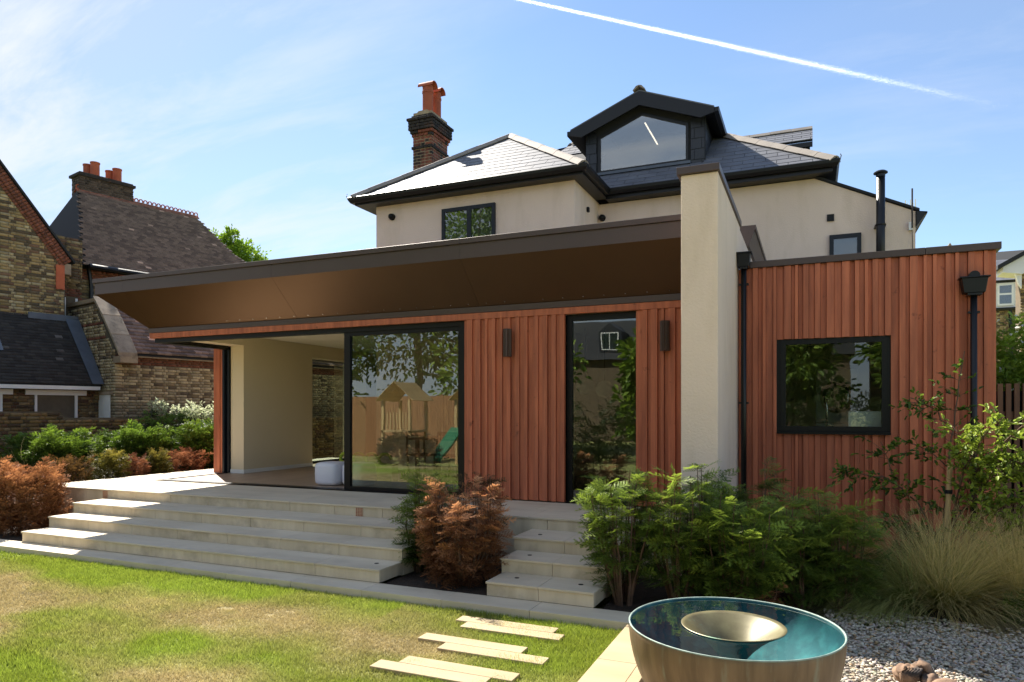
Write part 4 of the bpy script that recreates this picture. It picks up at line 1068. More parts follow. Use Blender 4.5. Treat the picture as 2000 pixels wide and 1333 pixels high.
pot(ch, -8.77, 15.02, 9.19, 9.86, 0.132); pot(ch, -8.77, 15.42, 9.19, 9.86, 0.132)

# flue, aerial
t = thing('flue', 'tall black metal flue with a capped top against the rendered wall', 'flue', (1.11, 13.95, 3.7))
part('pipe', MB().tube([(1.11, 13.95, 3.74), (1.11, 13.95, 6.0)], 0.072, 18), 'black', t, smooth=True)
part('cap', MB().lathe([(0.0, 0.05), (0.08, 0.045), (0.115, 0.02), (0.115, 0.0), (0.075, -0.01), (0.075, -0.06)], (1.11, 13.95, 6.03), 18), 'black', t)
part('bracket', MB().lathe([(0.08, -0.015), (0.085, 0.0), (0.08, 0.015), (0.07, 0.0)], (1.11, 13.95, 5.12), 14, True).box(1.02, 1.2, 13.95, 14.2, 5.11, 5.13), 'black', t)
t = thing('aerial_mast', 'thin aerial pole with grey box at the end of the rendered wall', 'aerial', (1.63, 14.1, 5.1))
part('pole', MB().tube([(1.62, 14.12, 5.05), (1.62, 14.12, 5.75)], 0.014, 6), 'rivet', t)
part('junction_box', MB().box(1.57, 1.63, 14.12, 14.19, 5.02, 5.16), 'white', t)
part('cable', MB().tube([(1.62, 14.14, 5.05), (1.63, 14.17, 4.8), (1.64, 14.18, 4.4), (1.64, 14.18, 3.8)], 0.006, 5), 'rivet', t)
# red and white lattice mast far off
t = thing('radio_mast', 'distant red and white lattice mast above the roofline', 'mast', (15.24, 137.3, 0))
mb, mb2 = MB(), MB()
for i in range(20):
    za, zb = i * 1.8, (i + 1) * 1.8; q = mb if i % 2 else mb2
    for (a, b) in ((-.55, -.55), (.55, -.55), (.55, .55), (-.55, .55)): q.tube([(15.24 + a, 137.3 + b, za), (15.24 + a, 137.3 + b, zb)], 0.09, 4)
    q.tube([(14.69, 136.75, za), (15.79, 136.75, zb)], 0.07, 4); q.tube([(15.79, 136.75, za), (14.69, 136.75, zb)], 0.07, 4)
for k in range(6): mb2.tube([(14.3 + k * 0.38, 136.9, 35.5), (14.3 + k * 0.38, 136.9, 37.6 + 0.6 * (k % 2))], 0.11, 4)
part('red_section', mb, 'terracotta', t, kind='stuff'); part('white_section', mb2, 'white', t, kind='stuff')

# ------------------------------------------------------------------ the old brick house on the left (rotated 13 degrees)
bA = R(13); uu = np.array([math.sin(bA), math.cos(bA), 0]); nn = np.array([math.cos(bA), -math.sin(bA), 0])
pt = lambda k, c, z: tuple(uu * k + nn * c + np.array([0, 0, z]))
def quadbox(k0, k1, c0, c1, z0, z1):
    return MB().prism([pt(k0, c0, z0), pt(k1, c0, z0), pt(k1, c1, z0), pt(k0, c1, z0)], (0, 0, z1 - z0))
def stock(a, z, r):
    q = r.random()
    if q < 0.22: c = np.array([0.14, 0.105, 0.06])
    elif q < 0.34: c = np.array([0.22, 0.13, 0.075])
    elif q < 0.52: c = np.array([0.45, 0.37, 0.21])
    else: c = np.array([0.36, 0.265, 0.12])
    return c * r.uniform(0.75, 1.25)
def stock_pale(a, z, r):
    if 2.93 < z < 3.16: return np.array([0.17, 0.062, 0.038]) * r.uniform(0.75, 1.2)
    q = r.random()
    c = np.array([0.46, 0.38, 0.24]) if q > 0.35 else (np.array([0.28, 0.21, 0.12]) if q > 0.12 else np.array([0.16, 0.12, 0.08]))
    if z < 2.0: c = c * 0.6 if q > 0.3 else c
    return c * r.uniform(0.75, 1.25)
def stock_end(a, z, r):
    for zb in (3.98, 3.62):
        if zb < z < zb + 0.075: return np.array([0.17, 0.062, 0.038]) * r.uniform(0.75, 1.2)
    return stock_pale(a, min(z, 2.9), r) * 0.9
def dark_brick(a, z, r): return stock(a, z, r) * 0.5 * np.array([1.1, 0.95, 0.85])
def bwall(name, o, us, nv, s0, s1, z0, z1, inside, colf, parent, seed):
    v, f, t_ = brick_arr(o, us, nv, s0, s1, z0, z1, inside, colf, seed=seed)
    return np_part(name, v, f, 'brick', parent, t_, kind='stuff')
def tiles(name, O, e1, e2, s0, s1, t0, t1, inside, colf, parent, w=0.17, ex=0.10, th=0.016, seed=1, ext_=0.02):
    r = np.random.default_rng(seed); O, e1, e2 = np.array(O), np.array(e1), np.array(e2); e2 = e2 / np.linalg.norm(e2); n = np.cross(e1, e2); n /= np.linalg.norm(n)
    V, T = [], []; t = t0; row = 0
    while t < t1:
        s = s0 + (w / 2 if row % 2 else 0)
        while s < s1:
            if inside(s + w / 2, t + ex / 2):
                j = r.uniform(-0.003, 0.003); lo = th * 1.6 + r.uniform(-0.002, 0.004); a, b = s + 0.003, s + w - 0.003
                for (x, y, h) in ((a, t + j, lo), (b, t + j, lo), (b, t + ex + ext_, th * 0.6), (a, t + ex + ext_, th * 0.6), (a, t + j, lo - th), (b, t + j, lo - th)):
                    V.append(O + e1 * x + e2 * y + n * h)
                T += [colf(r)] * 6
            s += w
        t += ex; row += 1
    V = np.array(V); m = len(V) // 6; F = np.array([(0, 1, 2, 3), (4, 5, 1, 0), (4, 0, 3, 3), (5, 2, 1, 1)])[:2]
    F = np.array([(0, 1, 2, 3), (4, 5, 1, 0)])
    return np_part(name, V, (F[None] + (np.arange(m) * 6)[:, None, None]).reshape(-1, 4), 'tile', parent, np.array(T), kind='stuff')
brown_tile = lambda r: np.array([0.20, 0.145, 0.115]) * r.uniform(0.65, 1.35) * (2.6 if r.random() < 0.012 else 1)
dark_tile = lambda r: np.array([0.03, 0.028, 0.027]) * r.uniform(0.6, 1.5) * (4 if r.random() < 0.01 else 1)
pale_tile = lambda r: np.array([0.20, 0.14, 0.12]) * r.uniform(0.5, 1.4) * (3.2 if r.random() < 0.07 else 1)

nb = thing('brick_house', 'tall old stock-brick house with steep brown tiled roof and terracotta ridge crest', 'building', pt(8, -23, 0))
# cross gable
gz_ = lambda k: 6.0 + (7.8 - k) * 1.33 if k > 4.3 else 10.65 - (4.3 - k) * 1.33
GC = -20.5
part('wall', MB().prism([pt(-1, GC, 0), pt(7.82, GC, 0), pt(7.82, GC, 5.95), pt(4.3, GC, 10.6), pt(-1, GC, 3.6)], tuple(-nn * 6)), 'mortar', nb)
bwall('brickwork', pt(0, GC, 0), uu, nn, 3.0, 7.80, 2.2, 10.4, lambda k, z: z < gz_(k) - 0.30, stock, nb, 3)
# red brick verge, its tiles, white kneeler
def along(k): return (k, gz_(k))
L0, L1 = (4.3, 10.65), (7.98, 5.78); dv = (Vector(L1) - Vector(L0)); nL = int(dv.length / 0.078); dv.normalize(); pn = Vector((-dv.y, dv.x))
VV, TT = [], []; rv = np.random.default_rng(8)
for i in range(nL):
    a = Vector(L0) + dv * i * 0.078; b = a + dv * 0.068
    for off0, off1 in ((-0.10, -0.005), (-0.21, -0.105), (-0.30, -0.215)):
        q = [a + pn * off0, b + pn * off0, b + pn * off1, a + pn * off1]
        q3 = [np.array(pt(p.x, GC, p.y)) for p in q]; dpt = nn * (0.05 if off1 > -0.2 else 0.025)
        VV += q3 + [p + dpt for p in q3]; TT += [np.array([0.235, 0.085, 0.05]) * rv.uniform(0.65, 1.25)] * 8
VV = np.array(VV); m = len(VV) // 8; FB = np.array([(4, 5, 6, 7), (0, 1, 5, 4), (1, 2, 6, 5), (2, 3, 7, 6), (3, 0, 4, 7)])
np_part('verge_brick', VV, (FB[None] + (np.arange(m) * 8)[:, None, None]).reshape(-1, 4), 'brick', nb, np.array(TT), kind='stuff')
sl = Vector(L1) - Vector(L0)
part('verge_roof', MB().prism([pt(L0[0], GC + 0.10, L0[1] + 0.02), pt(L1[0] + 0.05, GC + 0.10, L1[1] - 0.04), pt(L1[0] + 0.05, GC + 0.10, L1[1] + 0.03), pt(L0[0], GC + 0.10, L0[1] + 0.09)], tuple(-nn * 6)), 'slate_under', nb)
part('kneeler', quadbox(7.78, 7.96, GC + 0.03, GC - 0.3, 5.44, 5.72), 'coping', nb)
mbq = quadbox(7.60, 7.80, GC + 0.04, GC - 0.2, 5.02, 5.66); part('red_quoin', mbq, 'terracotta', nb)
# recessed wall with window and downpipe between the gable and the eaves
RC = -21.2
part('wall', MB().prism([pt(7.6, RC, 0), pt(16.5, RC, 0), pt(16.5, RC, 5.75), pt(7.6, RC, 5.75)], tuple(-nn * 5)), 'mortar', nb)
bwall('brickwork', pt(0, RC, 0), uu, nn, 7.85, 10.6, 2.2, 5.74, lambda k, z: not (8.02 < k < 8.42 and 4.2 < z < 4.95), lambda a, z, r: (np.array([0.2, 0.075, 0.045]) * r.uniform(0.7, 1.2) if (z > 5.5 or (7.95 < a < 8.5 and 4.9 < z < 5.2) or (8.42 < a < 8.56 and 4.2 < z < 4.95)) else stock(a, z, r) * 0.7), nb, 5)
wd = part('window', quadbox(8.04, 8.10, RC + 0.02, RC - 0.03, 4.2, 4.93), 'white', nb); 
part('window_frame', quadbox(8.34, 8.40, RC + 0.02, RC - 0.03, 4.2, 4.93), 'white', wd); part('pane', quadbox(8.10, 8.34, RC - 0.005, RC - 0.01, 4.2, 4.93), 'glass_dark', wd)
part('upper_stack', MB().prism([pt(7.3, RC + 0.45, 5.9), pt(8.35, RC + 0.45, 5.9), pt(8.35, RC + 0.45, 6.45), pt(7.3, RC + 0.45, 6.55)], tuple(-nn * 2.0)), 'mortar', nb)
bwall('brickwork', pt(0, RC + 0.45, 0), uu, nn, 7.4, 8.34, 5.3, 6.5, lambda k, z: True, lambda a, z, r: stock(a, z, r) * 0.6, nb, 6)
part('downpipe', MB().tube([pt(8.72, RC + 0.08, 5.6), pt(8.72, RC + 0.08, 3.0)], 0.05, 8).box(*([0] * 6)) if False else MB().tube([pt(8.62, RC + 0.1, 6.0), pt(8.70, RC + 0.1, 5.45), pt(8.72, RC + 0.1, 5.2), pt(8.72, RC + 0.1, 3.0)], 0.055, 8), 'black', nb)
# steep roof
RO = np.array(pt(0, -20.78, 5.82)); RE2 = -nn * 2.95 + np.array([0, 0, 2.88]); RLn = np.linalg.norm(RE2)
def kl(t): f = t / RLn; return 8.35 + 1.05 * f
def kr(t):
    f = t / RLn
    return 13.25 + (0.55 * (1 - f) / 0.5 if f > 0.5 else 0.55 + 2.9 * ((0.5 - f) / 0.5) ** 1.35)
q = [RO + uu * kl(0) - [0, 0, 0.02], RO + uu * kr(0) - [0, 0, 0.02]]
P_ = [tuple(RO + uu * kl(t) + RE2 * t / RLn) for t in np.linspace(0, RLn, 9)] + [tuple(RO + uu * kr(t) + RE2 * t / RLn) for t in np.linspace(RLn, 0, 9)]
rb = MB(); rb.add(P_, [(i, 17 - i, 16 - i, i + 1) for i in range(8)])
back = lambda p: tuple(np.array(p) + (-nn * 5.9) * ((8.70 - p[2]) / 2.88))
rb.add([back(p) for p in P_], [(i + 1, 16 - i, 17 - i, i) for i in range(8)])
for i in range(8):
    rb.add([P_[i], P_[i + 1], back(P_[i + 1]), back(P_[i])], [(0, 1, 2, 3)]); rb.add([P_[17 - i], P_[16 - i], back(P_[16 - i]), back(P_[17 - i])], [(0, 3, 2, 1)])
nroof = part('roof', rb, 'slate_under', nb)
tiles('roof_tile', RO, uu, RE2, 8.2, 17.2, 0.0, RLn, lambda s, t: kl(t) < s < kr(t), brown_tile, nroof, seed=4, th=0.04)
part('gutter', MB().tube([pt(8.5, -20.70, 5.80), pt(16.7, -20.70, 5.80)], 0.07, 8), 'black', nb)
# pierced terracotta crest
crest_me = None; RK = np.array(pt(0, -23.73, 8.72)); ncr = 27
for i in range(ncr):
    k = 9.42 + i * (13.25 - 9.42) / (ncr - 1)
    if crest_me is None:
        mb = MB(); a0, a1 = math.pi * -0.15, math.pi * 1.15
        w_ = 0.142
        ring = [(0, math.cos(a) * 0.056, 0.085 + math.sin(a) * 0.062) for a in np.linspace(a0, a1, 11)]
        mb.tube([tuple(uu * p[1] + np.array([0, 0, p[2]])) for p in ring], 0.020, 6)
        mb.prism([tuple(uu * -w_ / 2 + nn * 0.13 + [0, 0, -0.09]), tuple(uu * -w_ / 2 + [0, 0, 0.05]), tuple(uu * -w_ / 2 - nn * 0.13 + [0, 0, -0.09]), tuple(uu * -w_ / 2 + [0, 0, 0.0])], tuple(uu * w_))
        crest_me = bpy.data.meshes.new('ridge_crest'); crest_me.from_pydata(mb.v, [], mb.f); crest_me.update(); crest_me.materials.append(MT['terracotta'])
    place('ridge_crest', crest_me, tuple(RK + uu * k), nroof)
# ridge chimney
nch = thing('ridge_chimney', 'long sooty brick chimney stack with four terracotta pots on the brown tiled roof', 'chimney', pt(10.3, -23.9, 8.6))
part('core', quadbox(9.45, 11.05, -23.68, -24.25, 8.3, 9.28), 'mortar', nch)
bwall('brickwork', pt(0, -23.68, 0), uu, nn, 9.43, 11.07, 8.4, 9.27, lambda k, z: True, lambda a, z, r: np.array([0.085, 0.06, 0.042]) * r.uniform(0.5, 1.5), nch, 11)
bwall('brickwork', pt(9.45, 0, 0), -nn, -uu, 23.68, 24.25, 8.4, 9.27, lambda k, z: True, lambda a, z, r: np.array([0.085, 0.06, 0.042]) * r.uniform(0.5, 1.5), nch, 12)
part('cap_course', quadbox(9.38, 11.12, -23.62, -24.31, 9.16, 9.24), 'brick_soot', nch)
for k, c, h in ((9.95, -23.82, 0.46), (9.85, -24.1, 0.42), (10.62, -23.82, 0.44), (10.52, -24.1, 0.40)):
    x, y, _ = pt(k, c, 0)
    part('chimney_pot', MB().lathe([(0.13, 9.26), (0.13, 9.26 + h - 0.05), (0.145, 9.26 + h - 0.04), (0.145, 9.26 + h), (0.11, 9.26 + h), (0.11, 9.26)], (x, y, 0), 16), 'terracotta', nch)

# outbuilding with coped gable end
ob = thing('brick_outbuilding', 'low brick outbuilding with stone-coped gable end and clay tiled roof', 'building', pt(12, -20, 0))
OC, OK0 = -18.43, 8.17
part('wall', MB().prism([pt(OK0 + 0.004, OC - 0.004, -0.3), pt(20, OC - 0.004, -0.3), pt(20, OC - 0.004, 3.24), pt(OK0 + 0.004, OC - 0.004, 3.24)], tuple(-nn * 4.0)), 'mortar', ob)
bwall('brickwork', pt(0, OC, 0), uu, nn, OK0, 16.5, 0.0, 3.22, lambda k, z: True, stock_pale, ob, 21)
ez_ = lambda c: 3.30 + (-18.43 - c) * 1.17 if c > -19.60 else 4.66
part('gable_wall', MB().prism([pt(OK0 + 0.004, -18.43, -0.3), pt(OK0 + 0.004, -22.4, -0.3), pt(OK0 + 0.004, -22.4, 4.62), pt(OK0 + 0.004, -19.60, 4.62), pt(OK0 + 0.004, -18.43, 3.26)], tuple(uu * 0.33)), 'mortar', ob)
bwall('brickwork', pt(OK0, 0, 0), -nn, -uu, 18.43, 22.3, 0.0, 4.6, lambda s, z: z < ez_(-s) - 0.08, stock_end, ob, 22)
ckp = [(-18.10, 3.26), (-18.52, 3.75), (-19.0, 4.28), (-19.56, 4.82)]
for i in range(3):
    (c0_, z0_), (c1_, z1_) = ckp[i], ckp[i + 1]; g_ = 0.012
    part('coping_stone', MB().prism([pt(OK0 - 0.06, c0_ - g_, z0_ + 0.02 - 0.10), pt(OK0 - 0.06, c1_ + g_, z1_ - 0.10), pt(OK0 - 0.06, c1_ + g_, z1_), pt(OK0 - 0.06, c0_ - g_, z0_ + 0.02)], tuple(uu * 0.46)), 'coping', ob, bevel=0.008)
part('coping_stone', quadbox(OK0 - 0.04, OK0 + 0.40, -19.58, -22.4, 4.66, 4.76), 'coping', ob)
part('kneeler', quadbox(OK0 - 0.05, OK0 + 0.38, -18.05, -18.42, 3.02, 3.18), 'coping', ob)
OO = np.array(pt(0, -18.28, 3.24)); OE2 = -nn * 1.42 + np.array([0, 0, 1.30]); OL = np.linalg.norm(OE2)
orf = part('roof', MB().prism([pt(OK0 + 0.34, -18.28, 3.22), pt(20, -18.28, 3.22), pt(20, -19.7, 4.52), pt(OK0 + 0.34, -19.7, 4.52)], (0, 0, 0.02)), 'slate_under', ob)
tiles('roof_tile', OO + np.array([0, 0, 0.02]), uu, OE2, OK0 + 0.36, 19.8, 0.0, OL, lambda s, t: True, pale_tile, orf, w=0.2, ex=0.15, th=0.055, seed=6)
part('ridge_capping', MB().tube([pt(OK0 + 0.4, -19.72, 4.53), pt(19.9, -19.72, 4.53)], 0.09, 8), 'coping', orf)
part('eaves_board', quadbox(OK0 + 0.1, 19.9, -18.30, -18.40, 3.19, 3.235), 'coping', ob)
hb = part('slatted_hatch', quadbox(OK0 - 0.03, OK0 - 0.012, -18.66, -19.52, 1.2, 2.22), 'white', ob)
for i in range(7): part('slat', quadbox(OK0 - 0.045, OK0 - 0.031, -18.67 - i * 0.122, -18.78 - i * 0.122, 1.2, 2.08), 'white', hb)
part('hatch_lintel', quadbox(OK0 - 0.05, OK0 + 0.0, -18.55, -19.6, 2.225, 2.31), 'coping', ob)

# lean-to with dark tiles
lt = thing('lean_to', 'low lean-to with near-black tiled roof, white fascia and white framed window', 'building', pt(5, -20, 0))
LC = -19.25
part('wall', MB().prism([pt(-1, LC - 0.004, -0.3), pt(8.16, LC - 0.004, -0.3), pt(8.16, LC - 0.004, 2.36), pt(-1, LC - 0.004, 2.36)], tuple(-nn * 1.2)), 'mortar', lt)
inw = lambda k: (6.68 < k < 7.62) or (4.9 < k < 6.02)
bwall('brickwork', pt(0, LC, 0), uu, nn, 4.0, 8.15, 0.6, 2.3, lambda k, z: not (inw(k) and z > 1.3), dark_brick, lt, 31)
LO = np.array(pt(0, -18.98, 2.46)); LE2 = -nn * 1.52 + np.array([0, 0, 1.80]); LL = np.linalg.norm(LE2)
lrf = part('roof', MB().prism([pt(-1, -18.98, 2.43), pt(8.1, -18.98, 2.43), pt(8.1, -20.5, 4.23), pt(-1, -20.5, 4.23)], (0, 0, 0.02)), 'slate_under', lt)
tiles('roof_tile', LO, uu, LE2, 3.5, 8.0, 0.0, LL, lambda s, t: s < 7.95 - 0.0 * t, dark_tile, lrf, w=0.17, ex=0.10, seed=7)
e2n = LE2 / LL; nlt = np.cross(uu, e2n)
rl = [LO + uu * 7.86 + nlt * 0.045, LO + uu * 8.13 + nlt * 0.045, LO + uu * 8.13 + LE2 + nlt * 0.045, LO + uu * 7.80 + LE2 + nlt * 0.045]
part('lead_flashing', MB().prism([tuple(p) for p in rl], tuple(nlt * 0.012)), 'lead', lrf)
part('lead_flashing', MB().prism([pt(6.95, -20.46, 4.14), pt(8.1, -20.46, 4.14), pt(8.1, -20.46, 4.34), pt(6.95, -20.46, 4.34)], tuple(nn * 0.05)), 'lead', lrf)
rl = [LO + uu * 5.4 + LE2 * 0.42 + nlt * 0.05, LO + uu * 6.15 + LE2 * 0.42 + nlt * 0.05, LO + uu * 6.15 + LE2 * 0.62 + nlt * 0.05, LO + uu * 5.4 + LE2 * 0.62 + nlt * 0.05]
part('skylight', MB().prism([tuple(p) for p in rl], tuple(nlt * 0.02)), 'glass_dark', lrf)
part('fascia', quadbox(-1, 8.05, -18.97, -19.0, 2.34, 2.43), 'white', lt)
for k0, k1 in ((6.60, 7.72), (4.8, 6.12)):
    wf = part('window', quadbox(k0 + 0.08, k0 + 0.13, LC + 0.03, LC - 0.03, 1.3, 2.2), 'white', lt)
    part('window_frame', quadbox(k1 - 0.16, k1 - 0.10, LC + 0.03, LC - 0.03, 1.3, 2.2), 'white', wf)
    part('blind', quadbox(k0 + 0.13, k1 - 0.16, LC - 0.012, LC - 0.02, 1.3, 2.2), 'blind', wf)
    part('lintel', quadbox(k0 - 0.12, k1 + 0.1, LC + 0.06, LC - 0.02, 2.2, 2.325), 'white', lt)

# boundary wall, crumbling top
gw = thing('garden_wall', 'dark weathered brick boundary wall behind the hedges', 'wall', pt(7, -16.75, 0))
GWC = -16.75
part('wall_core', MB().prism([pt(1, GWC - 0.004, -0.2), pt(15, GWC - 0.004, -0.2), pt(15, GWC - 0.004, 1.62), pt(6.4, GWC - 0.004, 1.66), pt(6.3, GWC - 0.004, 1.80), pt(1, GWC - 0.004, 1.80)], tuple(-nn * 0.22)), 'mortar', gw)
bwall('brickwork', pt(0, GWC, 0), uu, nn, 1.0, 14.9, 0.2, 1.86, lambda k, z: z < (1.80 if k < 6.3 else 1.62 + 0.03 * math.sin(k * 9)), dark_brick, gw, 41)
# ------------------------------------------------------------------ houses glimpsed on the right
fh = thing('far_terrace', 'distant brick terrace with slate roof and white dormer windows at the right edge', 'building', (12, 46, 0))
part('wall', MB().box(6, 22, 46, 54, 0, 8.0), 'cover_stone', fh)
v, f, tt_ = brick_arr((0, 46, 0), (1, 0, 0), (0, -1, 0), 8.5, 12.0, 4.2, 7.4, lambda a, z: True, stock, seed=51); np_part('brickwork', v, f, 'brick', fh, tt_, kind='stuff')
part('white_band', MB().box(6, 22, 45.9, 46, 7.45, 8.9), 'white', fh)
rf2 = part('roof', MB().prism([(6, 45.6, 8.95), (6, 50, 11.4), (6, 54.4, 8.95)], (16, 0, 0)), 'slate_under', fh)
slates('slate', (6, 45.6, 8.97), (1, 0, 0), (0, 4.4, 2.45), [[(2.5, 0), (6.5, 0), (6.5, 3.4), (2.5, 3.4)]], rf2, 'slate', wid=0.6, exp=0.34)
for x in (9.35, 10.35):
    w_ = part('window', MB().box(x, x + 0.75, 45.80, 45.9, 7.62, 8.85), 'white', fh)
    boxp('pane', x + 0.1, x + 0.65, 45.79, 45.798, 7.72, 8.2, 'glass_dark', w_); boxp('pane', x + 0.1, x + 0.65, 45.79, 45.798, 8.3, 8.72, 'glass_dark', w_)
part('gutter', MB().tube([(6, 45.75, 7.42), (22, 45.75, 7.42)], 0.09, 6), 'black', fh)
part('drainpipe', MB().tube([(9.95, 45.8, 7.4), (9.95, 45.8, 6.6), (9.98, 45.8, 6.4), (9.98, 45.8, 3)], 0.09, 6), 'black', fh)
for x, zt in ((6.6, 13.0),): part('roof_gable', MB().prism([(x, 45.7, 10.4), (x + 1.0, 45.7, 10.4), (x + 0.5, 45.7, 11.3)], (0, 1, 0)), 'coping', rf2)
nh = thing('neighbour_house', 'brick house corner with white eaves and dark verge at the far right edge', 'building', (7, 22, 0))
part('wall', MB().box(5.0, 12, 22.01, 22.5, 0, 5.6), 'cover_stone', nh)
v, f, tt_ = brick_arr((0, 22, 0), (1, 0, 0), (0, -1, 0), 5.0, 6.5, 2.5, 5.5, lambda a, z: True, stock, seed=52); np_part('brickwork', v, f, 'brick', nh, tt_, kind='stuff')
part('eaves', MB().prism([(4.55, 21.7, 5.42), (4.98, 21.7, 5.35), (7.0, 21.7, 6.75), (7.0, 21.7, 6.95), (4.55, 21.7, 5.56)], (0, 0.7, 0)), 'white', nh)
part('verge_roof', MB().prism([(4.42, 21.6, 5.50), (7.0, 21.6, 6.96), (7.0, 21.6, 7.08), (4.42, 21.6, 5.60)], (0, 0.85, 0)), 'slate_under', nh)
part('bracket', MB().prism([(4.84, 21.8, 5.38), (4.98, 21.8, 5.38), (4.98, 21.8, 5.0), (4.92, 21.8, 5.1)], (0, 0.12, 0)), 'white', nh)
# slatted fence beyond the annex
sf = thing('slatted_fence', 'vertical dark timber slat fence right of the annex', 'fence', (3.5, 10.2, 0))
boxp('rail', 2.0, 6.0, 10.232, 10.28, 0.4, 0.5, 'slat_wood', sf); boxp('rail', 2.0, 6.0, 10.232, 10.28, 1.7, 1.8, 'slat_wood', sf); boxp('backing', 2.0, 6.0, 10.281, 10.30, -0.1, 2.05, 'frame', sf)
me = None
for i in range(46):
    x = 2.0 + i * 0.085
    if me is None: me = boxp('slat', x, x + 0.055, 10.20, 10.23, -0.1, 2.14, 'slat_wood', sf, bevel=0.002).data
    else: place('slat', me, (x + 0.0275, 10.215, 1.02), sf)

# ------------------------------------------------------------------ copper bowl fountain
BC = (-0.427, 4.25); BR, BZ = 0.602, 0.55
bw = thing('bowl_fountain', 'large bronze water bowl with turquoise rim and inner funnel on the gravel', 'fountain', (BC[0], BC[1], -0.05))
prof = []
for i in range(22):
    z = -0.05 + 0.60 * i / 21; prof.append((BR * math.sqrt(1 - ((BZ - z) / 0.67) ** 2), z))
prof += [(BR - 0.003, BZ + 0.004)]
part('shell', MB().lathe([(0.0, -0.05)] + prof, (*BC, 0), 72), 'copper', bw, smooth=True)
part('rim', MB().lathe([(BR + 0.001, BZ - 0.002), (BR + 0.002, BZ + 0.003), (BR - 0.003, BZ + 0.006), (BR - 0.009, BZ + 0.003), (BR - 0.010, BZ - 0.008)], (*BC, 0), 72, True), 'rim', bw, smooth=True)
ip = [(max(0, (BR - 0.011) * math.sqrt(max(0, 1 - ((BZ - z) / 0.36) ** 2))), z) for z in np.linspace(BZ - 0.36, BZ, 24)]
part('basin', MB().lathe(ip, (*BC, 0), 72), 'patina', bw, smooth=True)
fp_ = [(0.296, -0.002), (0.292, 0.002), (0.27, -0.010), (0.22, -0.040), (0.165, -0.082), (0.115, -0.13), (0.075, -0.18), (0.045, -0.235), (0.0, -0.245)]
part('funnel', MB().lathe([(r_, BZ + z_) for r_, z_ in fp_], (*BC, 0), 64), 'funnel', bw, smooth=True)
part('drain', MB().disc((BC[0], BC[1], BZ - 0.236), 0.043, n=20, th=0.003), 'rivet', bw)
part('funnel_underside', MB().lathe([(0.05, BZ - 0.25), (0.08, BZ - 0.185), (0.12, BZ - 0.136), (0.17, BZ - 0.088), (0.225, BZ - 0.046), (0.294, BZ - 0.006)], (*BC, 0), 64), 'patina', bw, smooth=True)
part('stem', MB().lathe([(0.06, BZ - 0.22), (0.055, BZ - 0.355)], (*BC, 0), 24), 'patina', bw, smooth=True)
wm = MB().lathe([(0.291, BZ - 0.007), (0.45, BZ - 0.007), (BR - 0.011, BZ - 0.007)], (*BC, 0), 72)
part('water', wm, 'water', bw, smooth=True)
# dark cobbles in the tray at its foot
VV, FF, TT = [], [], []; off = 0; n = 260; a = rng.uniform(0, 6.28, n); rr = rng.uniform(0.30, 0.62, n)
tv, tf = pebble_t(77)
v, f, c = scatter(tv, tf, frames(np.stack([np.cos(a * 3), np.sin(a * 3), a * 0], 1), a * 0, rng.uniform(0.022, 0.035, n)), np.stack([BC[0] + rr * np.cos(a), BC[1] + rr * np.sin(a), np.full(n, -0.03)], 1), np.full((n, 3), 0.05) * rng.uniform(0.5, 2.5, (n, 1)))
o = np_part('dark_cobbles', v, f, 'pebble', None, c); tag(o, 'dark cobbles in the tray around the foot of the bowl', 'cobbles', kind='stuff')

# carved stone ornament lying on the gravel
bm = bmesh.new(); sv, sfc = [], []
def lump(c, r, rid, seed, ph=0.0):
    b = bmesh.new(); bmesh.ops.create_icosphere(b, subdivisions=4, radius=1)
    base = len(sv)
    for v_ in b.verts:
        p = np.array(v_.co); th_ = math.atan2(p[2], p[0]) * rid + p[1] * 5 + ph; s = 1 + 0.10 * math.sin(th_) * (1 - abs(p[1])) ** 0.5
        sv.append(tuple(np.array(c) + p * np.array(r) * s))
    for f_ in b.faces: sfc.append(tuple(base + v_.index for v_ in f_.verts))
    b.free()
lump((0.585, 5.36, 0.03), (0.085, 0.075, 0.065), 9, 1); lump((0.66, 5.40, 0.045), (0.05, 0.06, 0.06), 3, 2, 1.0); lump((0.72, 5.33, 0.01), (0.06, 0.09, 0.06), 5, 3, 2)
lump((0.80, 5.24, 0.0), (0.12, 0.09, 0.065), 4, 4, 0.5); lump((0.93, 5.14, -0.02), (0.14, 0.10, 0.07), 2, 5)
mbs = MB().add(sv, sfc)
for k in range(6):
    a0 = k * 0.5; mbs.tube([(0.55 + 0.015 * k, 5.30 + 0.01 * k, -0.02), (0.545 + 0.017 * k, 5.29, 0.05), (0.57 + 0.018 * k, 5.31, 0.088), (0.60 + 0.015 * k, 5.36, 0.075)], [0.012, 0.014, 0.012, 0.006], 6)
mbs.tube([(0.62, 5.36, 0.0), (0.635, 5.37, 0.085), (0.66, 5.38, 0.112), (0.70, 5.36, 0.095), (0.735, 5.33, 0.03), (0.76, 5.30, 0.0)], [0.025, 0.032, 0.032, 0.03, 0.026, 0.02], 10)
bm.free()
o = part('carved_ornament', mbs, 'statue', smooth=True); tag(o, 'weathered carved brown stone ornament lying on the gravel at the bottom edge', 'statue')

